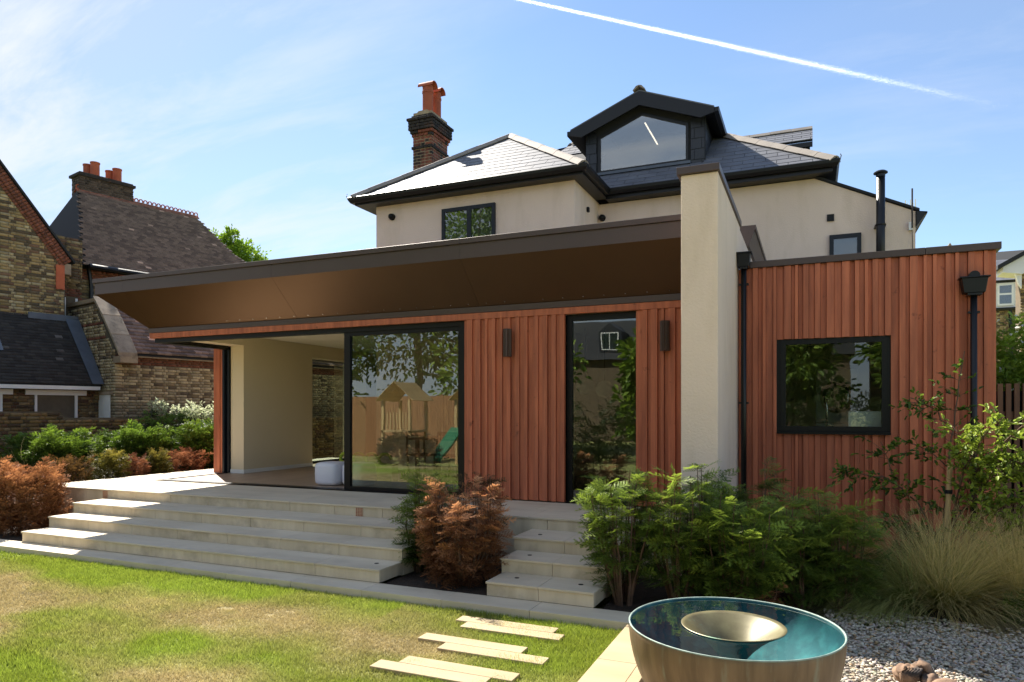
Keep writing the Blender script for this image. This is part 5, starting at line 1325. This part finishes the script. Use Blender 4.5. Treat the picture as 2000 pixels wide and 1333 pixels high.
# ------------------------------------------------------------------ planting
YD, YL = (0.040, 0.082, 0.015), (0.36, 0.47, 0.065)  # pale tip tint holds new growth plus painted-in sunlight
RD, RLt = (0.19, 0.078, 0.034), (0.72, 0.36, 0.17)
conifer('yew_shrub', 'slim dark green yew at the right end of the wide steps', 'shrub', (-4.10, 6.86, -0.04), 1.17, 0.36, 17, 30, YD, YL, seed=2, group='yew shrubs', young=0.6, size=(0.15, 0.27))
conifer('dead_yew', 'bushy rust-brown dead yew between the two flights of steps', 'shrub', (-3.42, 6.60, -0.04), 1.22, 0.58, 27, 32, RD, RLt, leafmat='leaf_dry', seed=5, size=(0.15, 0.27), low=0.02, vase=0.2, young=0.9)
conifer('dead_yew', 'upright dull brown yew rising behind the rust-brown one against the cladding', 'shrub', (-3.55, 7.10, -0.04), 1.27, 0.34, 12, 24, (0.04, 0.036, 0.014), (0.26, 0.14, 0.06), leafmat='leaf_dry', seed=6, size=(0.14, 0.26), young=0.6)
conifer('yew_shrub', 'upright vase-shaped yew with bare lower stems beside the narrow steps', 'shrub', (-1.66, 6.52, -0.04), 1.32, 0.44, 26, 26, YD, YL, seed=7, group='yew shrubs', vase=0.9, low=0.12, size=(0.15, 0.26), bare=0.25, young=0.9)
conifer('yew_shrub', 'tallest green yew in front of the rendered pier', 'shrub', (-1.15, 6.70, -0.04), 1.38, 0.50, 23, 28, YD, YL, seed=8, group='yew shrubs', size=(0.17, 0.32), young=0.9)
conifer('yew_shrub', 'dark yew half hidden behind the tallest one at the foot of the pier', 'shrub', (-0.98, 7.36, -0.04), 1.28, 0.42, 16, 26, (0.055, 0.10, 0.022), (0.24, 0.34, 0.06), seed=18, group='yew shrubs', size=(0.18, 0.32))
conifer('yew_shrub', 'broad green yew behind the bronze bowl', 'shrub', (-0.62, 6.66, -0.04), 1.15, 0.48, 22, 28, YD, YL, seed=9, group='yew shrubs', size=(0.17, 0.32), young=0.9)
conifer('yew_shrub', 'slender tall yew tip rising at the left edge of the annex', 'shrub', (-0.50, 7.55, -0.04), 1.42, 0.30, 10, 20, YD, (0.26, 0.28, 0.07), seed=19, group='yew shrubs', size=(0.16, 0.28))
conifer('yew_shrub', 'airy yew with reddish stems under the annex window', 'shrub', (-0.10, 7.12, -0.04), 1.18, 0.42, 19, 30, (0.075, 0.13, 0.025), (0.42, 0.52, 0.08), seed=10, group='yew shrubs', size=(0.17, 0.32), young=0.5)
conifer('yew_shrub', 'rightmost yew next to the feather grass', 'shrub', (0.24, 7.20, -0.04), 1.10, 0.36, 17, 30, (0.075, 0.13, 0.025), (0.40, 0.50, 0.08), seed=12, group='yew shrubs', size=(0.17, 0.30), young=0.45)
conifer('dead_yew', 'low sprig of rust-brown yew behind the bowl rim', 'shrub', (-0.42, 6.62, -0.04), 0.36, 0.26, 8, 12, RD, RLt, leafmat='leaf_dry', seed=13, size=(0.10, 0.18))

# left side of the terrace
hedge('box_hedge', 'rust-brown dried hedge block left of the wide steps', 'hedge', -12.2, -10.55, 6.3, 7.45, -0.05, 0.98, 2100, (0.15, 0.062, 0.026), (0.56, 0.26, 0.11), leafmat='leaf_dry', size=(0.13, 0.22), seed=3, young=1.0)
hedge('box_hedge', 'rust-brown dried hedge continuing at the left edge of the picture', 'hedge', -14.2, -12.0, 6.3, 7.8, -0.05, 1.02, 1400, (0.15, 0.062, 0.026), (0.56, 0.26, 0.11), leafmat='leaf_dry', size=(0.14, 0.24), seed=4, young=1.0)
hedge('young_yew', 'small mixed brown and green yew at the corner of the terrace', 'shrub', -12.85, -12.1, 8.15, 8.75, 0.3, 0.98, 520, (0.04, 0.03, 0.01), (0.30, 0.16, 0.05), leafmat='leaf_dry', size=(0.12, 0.2), seed=14, group='small plants along the terrace edge')
hedge('young_yew', 'small yellow-green yew second along the terrace edge', 'shrub', -12.75, -12.1, 8.95, 9.5, 0.3, 1.06, 520, (0.04, 0.05, 0.01), (0.34, 0.28, 0.05), size=(0.12, 0.2), seed=15, group='small plants along the terrace edge')
hedge('young_yew', 'small rust-brown yew third along the terrace edge', 'shrub', -12.65, -12.1, 9.52, 9.95, 0.3, 0.93, 400, RD, (0.42, 0.17, 0.09), leafmat='leaf_dry', size=(0.10, 0.17), seed=16, group='small plants along the terrace edge')
hedge('young_yew', 'small olive-yellow yew fourth along the terrace edge', 'shrub', -12.65, -12.1, 10.0, 10.45, 0.3, 0.98, 700, (0.04, 0.05, 0.01), (0.32, 0.26, 0.05), size=(0.11, 0.18), seed=17, group='small plants along the terrace edge')
hedge('young_yew', 'wide orange-brown yew in front of the dark green hedge', 'shrub', -12.8, -12.08, 10.5, 11.4, 0.3, 0.98, 700, RD, (0.46, 0.20, 0.10), leafmat='leaf_dry', size=(0.11, 0.19), seed=20, group='small plants along the terrace edge')
hedge('yew_hedge', 'bright green clipped yew left of the others by the garden wall', 'hedge', -15.0, -13.1, 8.5, 10.0, 0.3, 1.42, 2400, (0.02, 0.045, 0.008), (0.24, 0.36, 0.04), seed=21, group='clipped green yews', size=(0.17, 0.3), round_=0.7)
hedge('yew_hedge', 'middle clipped green yew by the garden wall', 'hedge', -14.3, -12.85, 10.05, 11.5, 0.3, 1.46, 2200, (0.02, 0.045, 0.008), (0.22, 0.34, 0.04), seed=22, group='clipped green yews', size=(0.17, 0.3), round_=0.5)
hedge('yew_hedge', 'large dark clipped yew nearest the corner of the garden room', 'hedge', -13.95, -12.1, 11.1, 13.6, 0.3, 1.52, 3100, (0.018, 0.042, 0.008), (0.20, 0.31, 0.035), seed=23, group='clipped green yews', size=(0.17, 0.32), round_=0.4)
hedge('ivy', 'dark ivy spilling over the old boundary wall', 'climber', -15.2, -13.6, 11.2, 13.2, 0.9, 1.75, 800, (0.01, 0.022, 0.006), (0.035, 0.06, 0.012), seed=24, size=(0.16, 0.28), young=0.3)
crown_tree('dogwood', 'small variegated white and green dogwood in front of the brick outbuilding', (-14.2, 12.7, 0.24), 1.8, 0.03, [(0, 0.1, 1.55, 0.24), (-0.6, -0.4, 1.66, 0.2), (0.4, 0.4, 1.5, 0.22), (-0.25, -0.15, 1.5, 0.18)], 1400, (0.36, 0.42, 0.22), (0.8, 0.82, 0.6), 0.065, 25, cat='shrub')
grass_clump('feather_grass', 'pale feathery grass clump leaning right at the left edge', (-13.9, 8.7, 0.3), 900, 1.05, 0.006, (0.16, 0.15, 0.05), (0.50, 0.42, 0.24), 26, lean=(0.45, 0.3), group='feather grass clumps')
hedge('ground_cover', 'low green leafy plant in front of the left boundary wall', 'plant', -15.8, -14.4, 7.6, 8.6, 0.28, 0.75, 200, (0.03, 0.07, 0.01), (0.16, 0.28, 0.04), seed=27, size=(0.16, 0.26))

# right: feather grass, serviceberry
GD, GL = (0.24, 0.30, 0.035), (0.85, 0.68, 0.30)
grass_clump('feather_grass', 'shaded green feather grass sweeping left towards the yews', (0.80, 7.50, -0.05), 3400, 1.05, 0.005, (0.12, 0.19, 0.03), (0.48, 0.50, 0.17), 31, lean=(-0.85, -0.1), upright=0.45, group='feather grass clumps', gravity=1.15)
grass_clump('feather_grass', 'largest pale gold feather grass fanning up under the small tree', (1.14, 7.62, -0.05), 4400, 1.02, 0.005, GD, GL, 32, lean=(0.15, -0.12), upright=0.85, group='feather grass clumps', gravity=0.85)
grass_clump('feather_grass', 'golden feather grass at the right edge of the picture', (1.78, 7.85, -0.05), 4200, 0.95, 0.005, (0.38, 0.36, 0.04), (0.88, 0.72, 0.33), 33, lean=(0.0, -0.05), upright=1.0, group='feather grass clumps', gravity=0.75)
grass_clump('feather_grass', 'flattened tress of dry grass lying on the gravel', (1.2, 7.45, -0.05), 900, 0.85, 0.004, (0.14, 0.13, 0.05), (0.46, 0.37, 0.20), 34, lean=(1.0, -1.3), spread=0.35, upright=0.12, group='feather grass clumps', gravity=1.0)
grass_clump('feather_grass', 'dark tress of grass lying towards the bowl', (0.92, 7.42, -0.05), 1100, 0.9, 0.0042, (0.05, 0.065, 0.02), (0.26, 0.22, 0.12), 35, lean=(-1.7, -0.25), spread=0.35, upright=0.14, group='feather grass clumps', gravity=1.0)
hedge('ground_cover', 'low bright green leafy plant at the foot of the golden grass', 'plant', 1.55, 2.0, 7.15, 7.5, -0.05, 0.20, 130, (0.05, 0.12, 0.01), (0.22, 0.36, 0.04), seed=36, size=(0.10, 0.17))
hedge('ground_cover', 'dark green leafy plant behind the feather grass', 'plant', 0.75, 1.3, 8.0, 8.5, -0.05, 0.62, 170, (0.015, 0.04, 0.008), (0.05, 0.11, 0.02), seed=37, size=(0.14, 0.22))

def small_tree(label, base, branches, nleaf, dark, light, size, seed):
    r = np.random.default_rng(seed); t = thing('serviceberry_tree', label, 'tree', base); mb = MB(); P, D, S, W = [], [], [], []
    for pts, r0, dens, lt_ in branches:  # lt_ paints light into leaf colour: sunlit branches pale, shaded ones dark
        pts = [np.array(p) for p in pts]; m = len(pts); fine = []
        for i in range(m - 1):
            for g in np.linspace(0, 1, 5)[:-1]: fine.append(pts[i] * (1 - g) + pts[i + 1] * g + r.normal(0, 0.008, 3))
        fine.append(pts[-1]); K = len(fine); mb.tube(fine, [r0 * (1 - 0.8 * i / K) + 0.002 for i in range(K)], 6)
        for j in range(int(dens * 9)):
            f = 0.25 + 0.75 * r.random(); i = min(K - 2, int(f * (K - 1))); p = fine[i]; dr = fine[i + 1] - fine[i]; dr /= np.linalg.norm(dr)
            q = r.normal(0, 1, 3); q -= dr * (q @ dr); q /= np.linalg.norm(q); q[2] = q[2] * 0.5 - 0.05; L = r.uniform(0.08, 0.30)
            tw = [p, p + (q + dr * 0.6) * L * 0.5, p + (q + dr * 0.6) * L + np.array([0, 0, -0.03])]; mb.tube(tw, [0.003, 0.002, 0.001], 4)
            for k in range(int(nleaf)):
                g = r.uniform(0.3, 1.05); pp = tw[0] * (1 - g) + tw[2] * g; d = (q + dr * 0.6) + r.normal(0, 0.7, 3); d[2] -= 0.15
                P.append(pp); D.append(d); S.append(size * r.uniform(0.65, 1.25)); W.append(np.clip(lt_ + r.normal(0, 0.25), 0, 1))
    P, D, S, W = map(np.array, (P, D, S, W)); n = len(P); tint = np.array(dark) * (1 - W[:, None]) + np.array(light) * W[:, None]
    v, f, c = scatter(*LEAF, frames(D, r.uniform(-1.0, 1.0, n), S), P, tint); part('stems', mb, 'bark', t); np_part('leaves', v, f, 'leaf', t, c); return t
b0 = (1.27, 8.42, -0.05)
small_tree('loose young tree with oval leaves leaning over the right end of the annex', b0, [
    ([b0, (1.26, 8.45, 0.6), (1.30, 8.5, 1.15), (1.38, 8.62, 1.8), (1.50, 8.8, 2.45)], 0.013, 4.0, 0.15),
    ([b0, (1.28, 8.38, 0.55), (1.45, 8.25, 1.15), (1.75, 8.1, 1.55), (2.15, 7.95, 1.9)], 0.016, 10.0, 0.8),
    ([(1.30, 8.36, 0.6), (1.50, 8.15, 1.0), (1.80, 7.95, 1.35), (2.2, 7.8, 1.5)], 0.012, 10.0, 0.9),
    ([(1.45, 8.25, 1.15), (1.60, 8.1, 1.3), (1.72, 7.9, 1.35), (1.9, 7.7, 1.25)], 0.008, 7.5, 0.85),
    ([(1.28, 8.4, 0.4), (1.5, 8.1, 0.75), (1.75, 7.85, 0.95), (2.0, 7.7, 0.9)], 0.009, 8.0, 0.8),
    ([(1.26, 8.42, 0.35), (1.0, 8.4, 0.85), (0.7, 8.35, 1.1), (0.25, 8.3, 1.15)], 0.009, 6.5, 0.3),
    ([(0.8, 8.36, 1.05), (0.72, 8.3, 1.3), (0.66, 8.3, 1.48)], 0.005, 1.6, 0.2),
    ([(1.26, 8.42, 0.25), (1.05, 8.3, 0.55), (0.85, 8.2, 0.65), (0.6, 8.15, 0.7)], 0.007, 2.5, 0.2),
    ([(1.36, 8.6, 1.6), (1.15, 8.55, 1.85), (0.95, 8.5, 1.95)], 0.006, 2.4, 0.15),
    ([(1.32, 8.55, 1.2), (1.12, 8.5, 1.4), (0.98, 8.45, 1.45)], 0.005, 1.5, 0.15),
    ([(1.30, 8.36, 0.6), (1.38, 8.1, 1.2), (1.5, 7.95, 1.55), (1.66, 7.85, 1.75)], 0.009, 7.0, 0.85),
    ([(1.38, 8.1, 1.2), (1.32, 8.0, 1.45), (1.29, 7.9, 1.66)], 0.006, 4.5, 0.85),
    ([(1.45, 8.2, 0.9), (1.55, 7.95, 1.15), (1.62, 7.8, 1.3)], 0.006, 4.0, 0.8),
    ([(1.5, 8.2, 0.3), (1.7, 7.95, 0.7), (1.95, 7.8, 0.75)], 0.006, 4.5, 0.7)], 6, (0.05, 0.11, 0.018), (0.36, 0.45, 0.06), 0.062, 71)
t = thing('tree_stake', 'round timber stake with a dark tie supporting the young tree', 'stake', (1.24, 8.28, -0.05))
part('post', MB().tube([(1.23, 8.27, -0.05), (1.29, 8.30, 1.28)], [0.026, 0.025], 12), 'pale_wood', t)
part('tie', MB().lathe([(0.034, -0.02), (0.036, 0.02), (0.03, 0.02), (0.028, -0.02)], (1.277, 8.295, 0.98), 12, True), 'anth', t)
hedge('flowering_shrub', 'green climbing shrub with white flowers behind the slatted fence', 'shrub', 2.0, 3.9, 11.2, 12.8, 0.5, 3.12, 1700, (0.09, 0.18, 0.02), (0.36, 0.5, 0.06), seed=41, size=(0.2, 0.36), round_=0.1)
r = np.random.default_rng(5); n = 90; fp = np.stack([r.uniform(2.1, 3.6, n), r.uniform(11.1, 11.9, n), r.uniform(1.9, 3.15, n)], 1)
v, f, c = scatter(*LEAF, frames(r.normal(0, 1, (n, 3)), r.uniform(-1, 1, n), np.full(n, 0.07)), fp, np.full((n, 3), 0.9)); o = np_part('white_blossom', v, f, 'leaf', None, c); tag(o, 'scattered white blossom on the climbing shrub', 'flowers', kind='stuff')
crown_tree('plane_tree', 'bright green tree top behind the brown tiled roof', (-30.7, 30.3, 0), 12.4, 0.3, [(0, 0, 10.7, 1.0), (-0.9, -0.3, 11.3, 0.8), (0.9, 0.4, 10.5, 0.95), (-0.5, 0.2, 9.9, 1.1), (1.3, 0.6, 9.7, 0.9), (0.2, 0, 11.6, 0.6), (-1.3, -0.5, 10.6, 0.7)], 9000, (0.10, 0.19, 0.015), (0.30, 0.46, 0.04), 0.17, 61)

# ------------------------------------------------------------------ inside the garden room
def cushion(x0, x1, y0, y1, z0, z1, label):
    c = ((x0 + x1) / 2, (y0 + y1) / 2, (z0 + z1) / 2); h = ((x1 - x0) / 2, (y1 - y0) / 2, (z1 - z0) / 2); n, m = 28, 16; vs, fs = [], []
    sg = lambda v, e: math.copysign(abs(v) ** e, v)
    for i in range(m + 1):
        ph = -math.pi / 2 + math.pi * i / m
        for k in range(n):
            th = 2 * math.pi * k / n; vs.append((c[0] + h[0] * sg(math.cos(ph), 0.35) * sg(math.cos(th), 0.45), c[1] + h[1] * sg(math.cos(ph), 0.35) * sg(math.sin(th), 0.45), c[2] + h[2] * sg(math.sin(ph), 0.35)))
    for i in range(m):
        for k in range(n): fs.append((i * n + k, i * n + (k + 1) % n, (i + 1) * n + (k + 1) % n, (i + 1) * n + k))
    o = part('pouffe', MB().add(vs, fs), 'planter', smooth=True); tag(o, label, 'pouffe', 'white pouffes'); return o
cushion(-7.70, -7.22, 9.36, 9.84, 0.561, 0.95, 'white rounded pouffe just inside the open door'); cushion(-7.20, -6.74, 9.44, 9.92, 0.561, 0.95, 'white rounded pouffe behind the sliding door stile')
mb = MB()
for k in range(4): mb.tube([(-7.85 + 0.28 * k + 0.13 * math.cos(a), 10.5, 0.94 + 0.10 * math.sin(a)) for a in np.linspace(0, math.pi * 1.6, 12)], 0.03, 8)
o = part('green_toy', mb.box(-7.95, -6.8, 10.4, 10.6, 0.561, 0.86), 'lime', smooth=False); tag(o, 'lime green curled wooden toy behind the white pouffe', 'toy')
tb = thing('dining_table', 'dark wooden dining table behind the glass door', 'table', (-5.9, 11.6, 0.56))
boxp('top', -6.9, -4.9, 11.1, 12.1, 1.27, 1.31, 'dark_wood', tb, bevel=0.006)
for x in (-6.8, -5.06):
    for y in (11.18, 11.96): boxp('leg', x, x + 0.06, y, y + 0.06, 0.562, 1.269, 'dark_wood', tb)
def chair(x, y, s, label):
    t = thing('dining_chair', label, 'chair', (x, y, 0.56), 'dining chairs')
    boxp('seat', x - 0.21, x + 0.21, y - 0.21, y + 0.21, 1.0, 1.03, 'dark_wood', t)
    for dx in (-0.19, 0.16):
        for dy in (-0.19, 0.16): boxp('leg', x + dx, x + dx + 0.03, y + dy, y + dy + 0.03, 0.562, 0.999, 'dark_wood', t)
    yb = y + s * 0.20
    for dx in (-0.19, 0.16): boxp('back_post', x + dx, x + dx + 0.03, yb - 0.015, yb + 0.015, 1.031, 1.36, 'dark_wood', t)
    boxp('back_rail', x - 0.2, x + 0.2, yb - 0.016, yb + 0.016, 1.361, 1.44, 'dark_wood', t)
chair(-6.5, 10.9, -1, 'left dining chair on the near side of the table'); chair(-5.85, 10.9, -1, 'middle dining chair on the near side of the table'); chair(-5.2, 10.9, -1, 'right dining chair on the near side of the table')
t = thing('pendant_lamp', 'wide flat disc pendant lamp over the dining table', 'lamp', (-6.1, 11.6, 2.4))
part('shade', MB().lathe([(0.02, 0.05), (0.45, 0.02), (0.46, 0.0), (0.02, 0.0)], (-6.1, 11.6, 2.4), 28), 'wall_in', t); part('cord', MB().tube([(-6.1, 11.6, 2.45), (-6.1, 11.6, 3.3)], 0.008, 6), 'frame', t); part('ceiling_rose', MB().disc((-6.1, 11.6, 3.27), 0.12, th=0.03), 'frame', t)
t = thing('kitchen_units', 'dark kitchen units along the back wall of the garden room', 'cabinet', (-5, 15, 0.56))
for i in range(6): boxp('cupboard_door', -7.8 + i * 0.9, -6.92 + i * 0.9, 14.78, 14.80, 0.6, 2.9, 'kitchen', t)
boxp('carcass', -7.85, -2.4, 14.802, 15.39, 0.562, 3.0, 'kitchen', t)
t = thing('globe_lamps', 'pair of pale paper globe lamps seen through the tall window', 'lamp', (-3.6, 12.0, 2.0))
for x, y, z in ((-3.75, 12.0, 2.25), (-3.42, 12.1, 2.2)):
    g_ = part('globe', MB().lathe([(0.17 * math.sin(a), -0.15 * math.cos(a)) for a in np.linspace(0.05, math.pi - 0.05, 12)], (x, y, z), 20), 'ceil', t, smooth=True); part('cord', MB().tube([(x, y, z + 0.15), (x, y, 3.3)], 0.006, 5), 'frame', g_)
# utility room in the annex
boxp('worktop', AX0 + 0.11, AX1 - 0.17, 9.81, 10.4, 1.48, 1.52, 'kitchen', ann)
t = thing('mixer_tap', 'chrome mixer tap behind the annex window', 'tap', (0.17, 9.98, 1.52))
part('spout', MB().tube([(0.17, 9.98, 1.52), (0.17, 9.98, 1.85), (0.17, 10.0, 1.93), (0.17, 10.08, 1.96), (0.17, 10.16, 1.93), (0.17, 10.18, 1.86)], 0.013, 10), 'steel', t, smooth=True); part('handle', MB().box(0.18, 0.25, 9.965, 9.995, 1.60, 1.62), 'steel', t)
t = thing('washing_machine', 'stacked washing machine with round door inside the annex', 'appliance', (0.35, 12.2, 0.56))
boxp('body', 0.05, 0.65, 11.98, 12.58, 1.62, 2.47, 'appliance', t, bevel=0.01); boxp('plinth', 0.05, 0.65, 12.0, 12.58, 0.562, 1.61, 'appliance', t)
part('door_ring', MB().lathe([(0.23, 0), (0.25, 0.02), (0.21, 0.05), (0.17, 0.03), (0.17, 0)], (0, 0, 0), 32, True), 'steel', t)
dr = [c for c in t.children if c.name.startswith('door_ring')][0]; dr.rotation_euler = (R(90), 0, 0); dr.location = Vector((0.35, 11.96, 2.02)) - WL[t]
part('door_glass', MB().disc((0.35, 11.975, 2.02), 0.17, (0, -1, 0), 24, 0.01), 'glass_dark', t)
o = boxp('white_storage_box', 0.42, 0.80, 9.85, 10.25, 1.525, 1.80, 'white'); tag(o, 'white box on the worktop behind the annex window', 'box')

# ------------------------------------------------------------------ the garden behind the camera, seen mirrored in the glass
fe = thing('garden_fence', 'tall light brown boarded fence at the far end of the garden', 'fence', (-8, -7.5, 0))
V_, F_ = [], []
bx = MB()
for i in range(132):
    x = -26 + i * 0.125; bx.box(x, x + 0.115, -7.5 - 0.012 * (i % 2), -7.47, -0.15, 2.45)
part('board', bx, 'fence_wood', fe, kind='stuff')
for x in (-25.9, -23.0, -20.1, -17.2, -14.3, -11.4): boxp('post', x, x + 0.1, -7.62, -7.515, -0.15, 2.5, 'fence_wood', fe)
hedge('laurel_hedge', 'tall dark laurel hedge continuing the fence behind the camera', 'hedge', -9.4, 8.0, -8.2, -6.9, -0.15, 2.3, 1600, (0.02, 0.04, 0.010), (0.09, 0.12, 0.03), seed=85, size=(0.35, 0.6), round_=0.05)
def playhouse(x, y, label):
    t = thing('play_tower', label, 'play tower', (x, y, -0.1), 'wooden play towers')
    for dx in (-0.6, 0.6):
        for dy in (-0.6, 0.6): boxp('post', x + dx - 0.05, x + dx + 0.05, y + dy - 0.05, y + dy + 0.05, -0.15, 2.25, 'pale_wood', t)
    boxp('deck', x - 0.65, x + 0.65, y - 0.65, y + 0.65, 1.0, 1.08, 'pale_wood', t)
    for i in range(9): boxp('baluster', x - 0.58 + i * 0.14, x - 0.52 + i * 0.14, y + 0.56, y + 0.6, 1.09, 1.75, 'pale_wood', t)
    for sg in (-1, 1):
        for i in range(6):
            a, b = i / 6, (i + 0.92) / 6
            p = [(x + sg * 0.85 * (1 - a), y - 0.8, 2.2 + 0.75 * a), (x + sg * 0.85 * (1 - a), y + 0.8, 2.2 + 0.75 * a), (x + sg * 0.85 * (1 - b), y + 0.8, 2.2 + 0.75 * b), (x + sg * 0.85 * (1 - b), y - 0.8, 2.2 + 0.75 * b)]
            part('roof_slat', MB().prism(p, (0, 0, 0.025)), 'pale_wood', t)
    return t
playhouse(-14.6, -5.2, 'pale wooden play tower with slatted gable roof mirrored in the sliding door'); playhouse(-11.5, -5.4, 'pale wooden play tower at the right of the pair mirrored in the glass')
o = part('slide', MB().prism([(-12.2, -4.6, 1.1), (-12.2, -2.9, 0.1), (-12.2, -2.9, 0.2), (-12.2, -4.6, 1.2)], (0.5, 0, 0)), 'green_paint'); tag(o, 'green plastic slide between the play towers', 'slide')
hedge('border_shrub', 'brown and green border shrub before the play towers', 'shrub', -14.5, -11.8, -3.6, -2.6, -0.1, 1.0, 500, (0.05, 0.03, 0.012), (0.26, 0.15, 0.05), leafmat='leaf_dry', seed=81, size=(0.25, 0.4))
for i, (x, y, h, s) in enumerate(((-24, -11, 13, 4.4), (-18.5, -12.5, 16, 5.0), (-13.6, -11.5, 12, 4.0), (-6.0, -9.8, 4.6, 1.6), (-1.0, -12, 8, 2.6), (4.5, -10, 8.5, 2.8))):
    lb = ['leafy tree beyond the fence, far left of the row behind the camera', 'tallest leafy tree beyond the fence behind the camera', 'broad leafy tree beyond the fence behind the play towers', 'low leafy tree beyond the hedge right of the play towers', 'leafy tree behind the camera mirrored in the annex window', 'rightmost leafy tree behind the camera'][i]
    r = np.random.default_rng(90 + i); lobes = [(r.normal(0, s * 0.45), r.normal(0, s * 0.4), h * r.uniform(0.28, 0.9), s * r.uniform(0.4, 0.6)) for _ in range(11)]
    crown_tree('garden_tree', lb, (x, y, -0.15), h, 0.22, lobes, 6000, (0.07, 0.14, 0.022), (0.32, 0.45, 0.06), 0.30, 100 + i, group='trees behind the camera')
bh = thing('terrace_house', 'slate-roofed brick house with white dormer mirrored in the tall window', 'building', (-9, -27, 0))
part('wall', MB().box(-16, 2, -32, -25, -0.15, 5.2), 'cover_stone', bh); part('roof', MB().prism([(-16.3, -24.7, 5.1), (-16.3, -28.5, 8.0), (-16.3, -32.3, 5.1)], (18.6, 0, 0)), 'slate_under', bh)
d_ = part('dormer', MB().prism([(-12.6, -25.3, 5.6), (-11.2, -25.3, 5.6), (-11.2, -25.3, 6.9), (-11.9, -25.3, 7.5), (-12.6, -25.3, 6.9)], (0, -2.5, 0)), 'hang_slate', bh); part('window_frame', MB().box(-12.45, -11.35, -25.299, -25.27, 5.75, 6.85), 'white', d_); boxp('pane', -12.38, -11.93, -25.269, -25.262, 5.82, 6.78, 'glass_dark', d_); boxp('pane', -11.87, -11.42, -25.269, -25.262, 5.82, 6.78, 'glass_dark', d_)
part('chimney', MB().box(-7.6, -6.6, -28.6, -27.8, 6.5, 9.2), 'cover_stone', bh)
ch2 = thing('brick_tower', 'pale brick chimney breast mirrored in the annex window', 'chimney', (3.2, -14.5, 0)); part('stack', MB().box(2.3, 3.7, -15, -14.2, -0.15, 6.5), 'cover_stone', ch2)

# ------------------------------------------------------------------ contrail: a long drift of ice flakes, thinning towards its old end
def dirpx(px, py):
    a = R(23.38); tq = (px - 1000) / 1358; return np.array([-math.sin(a) + tq * math.cos(a), math.cos(a) + tq * math.sin(a), (804 - py) / 1358])
C0, C1 = dirpx(940, -18), dirpx(2020, 222); C0, C1 = C0 / C0[2] * 2600, C1 / C1[2] * 2600      # level flight at 2,600 m
n = 90000; r = np.random.default_rng(4); f = r.random(n)
axis = (C1 - C0); f = f[r.random(n) < np.clip((0.95 - f) / 0.58, 0.0, 1) ** 1.8]; n = len(f)
LSC = np.linalg.norm(C0)
wdt = LSC / 1358 * (1.15 + 1.1 * f) * (1 + 1.2 * f)
P = C0 + axis * f[:, None] + r.normal(0, 1, (n, 3)) * wdt[:, None] * np.array([1, 1, 0.8])
sn = np.array(SUN_TO); aq = np.cross(sn, [0, 0, 1.0]); aq /= np.linalg.norm(aq); bq = np.cross(sn, aq)
ang = r.uniform(0, 6.28, n)[:, None]; sz = (LSC / 1358 * r.uniform(0.11, 0.21, n) * (1 + 0.3 * f))[:, None]
tri = [P + (aq * np.cos(ang + k) + bq * np.sin(ang + k)) * sz for k in (0, 2.09, 4.19)]
o = np_part('contrail', np.stack(tri, 1).reshape(-1, 3), np.arange(3 * n).reshape(-1, 3), 'ice'); tag(o, 'straight white aircraft contrail fading towards the right', 'contrail', kind='stuff')

# a few fallen leaves on the turf
r = np.random.default_rng(12); n = 26; fp = np.stack([r.uniform(-9, -1.6, n), r.uniform(3.4, 5.7, n), np.full(n, LAWN_Z - 0.03)], 1)
d = np.stack([np.cos(q := r.uniform(0, 6.28, n)), np.sin(q), r.normal(0, 0.15, n)], 1)
v, f, c = scatter(*LEAF, frames(d, r.normal(0, 0.4, n), r.uniform(0.03, 0.06, n)), fp, np.array([0.34, 0.17, 0.07]) * r.uniform(0.5, 1.3, (n, 1)))
o = np_part('fallen_leaves', v, f, 'leaf_dry', None, c); tag(o, 'few small brown fallen leaves scattered on the lawn', 'leaves', kind='stuff')
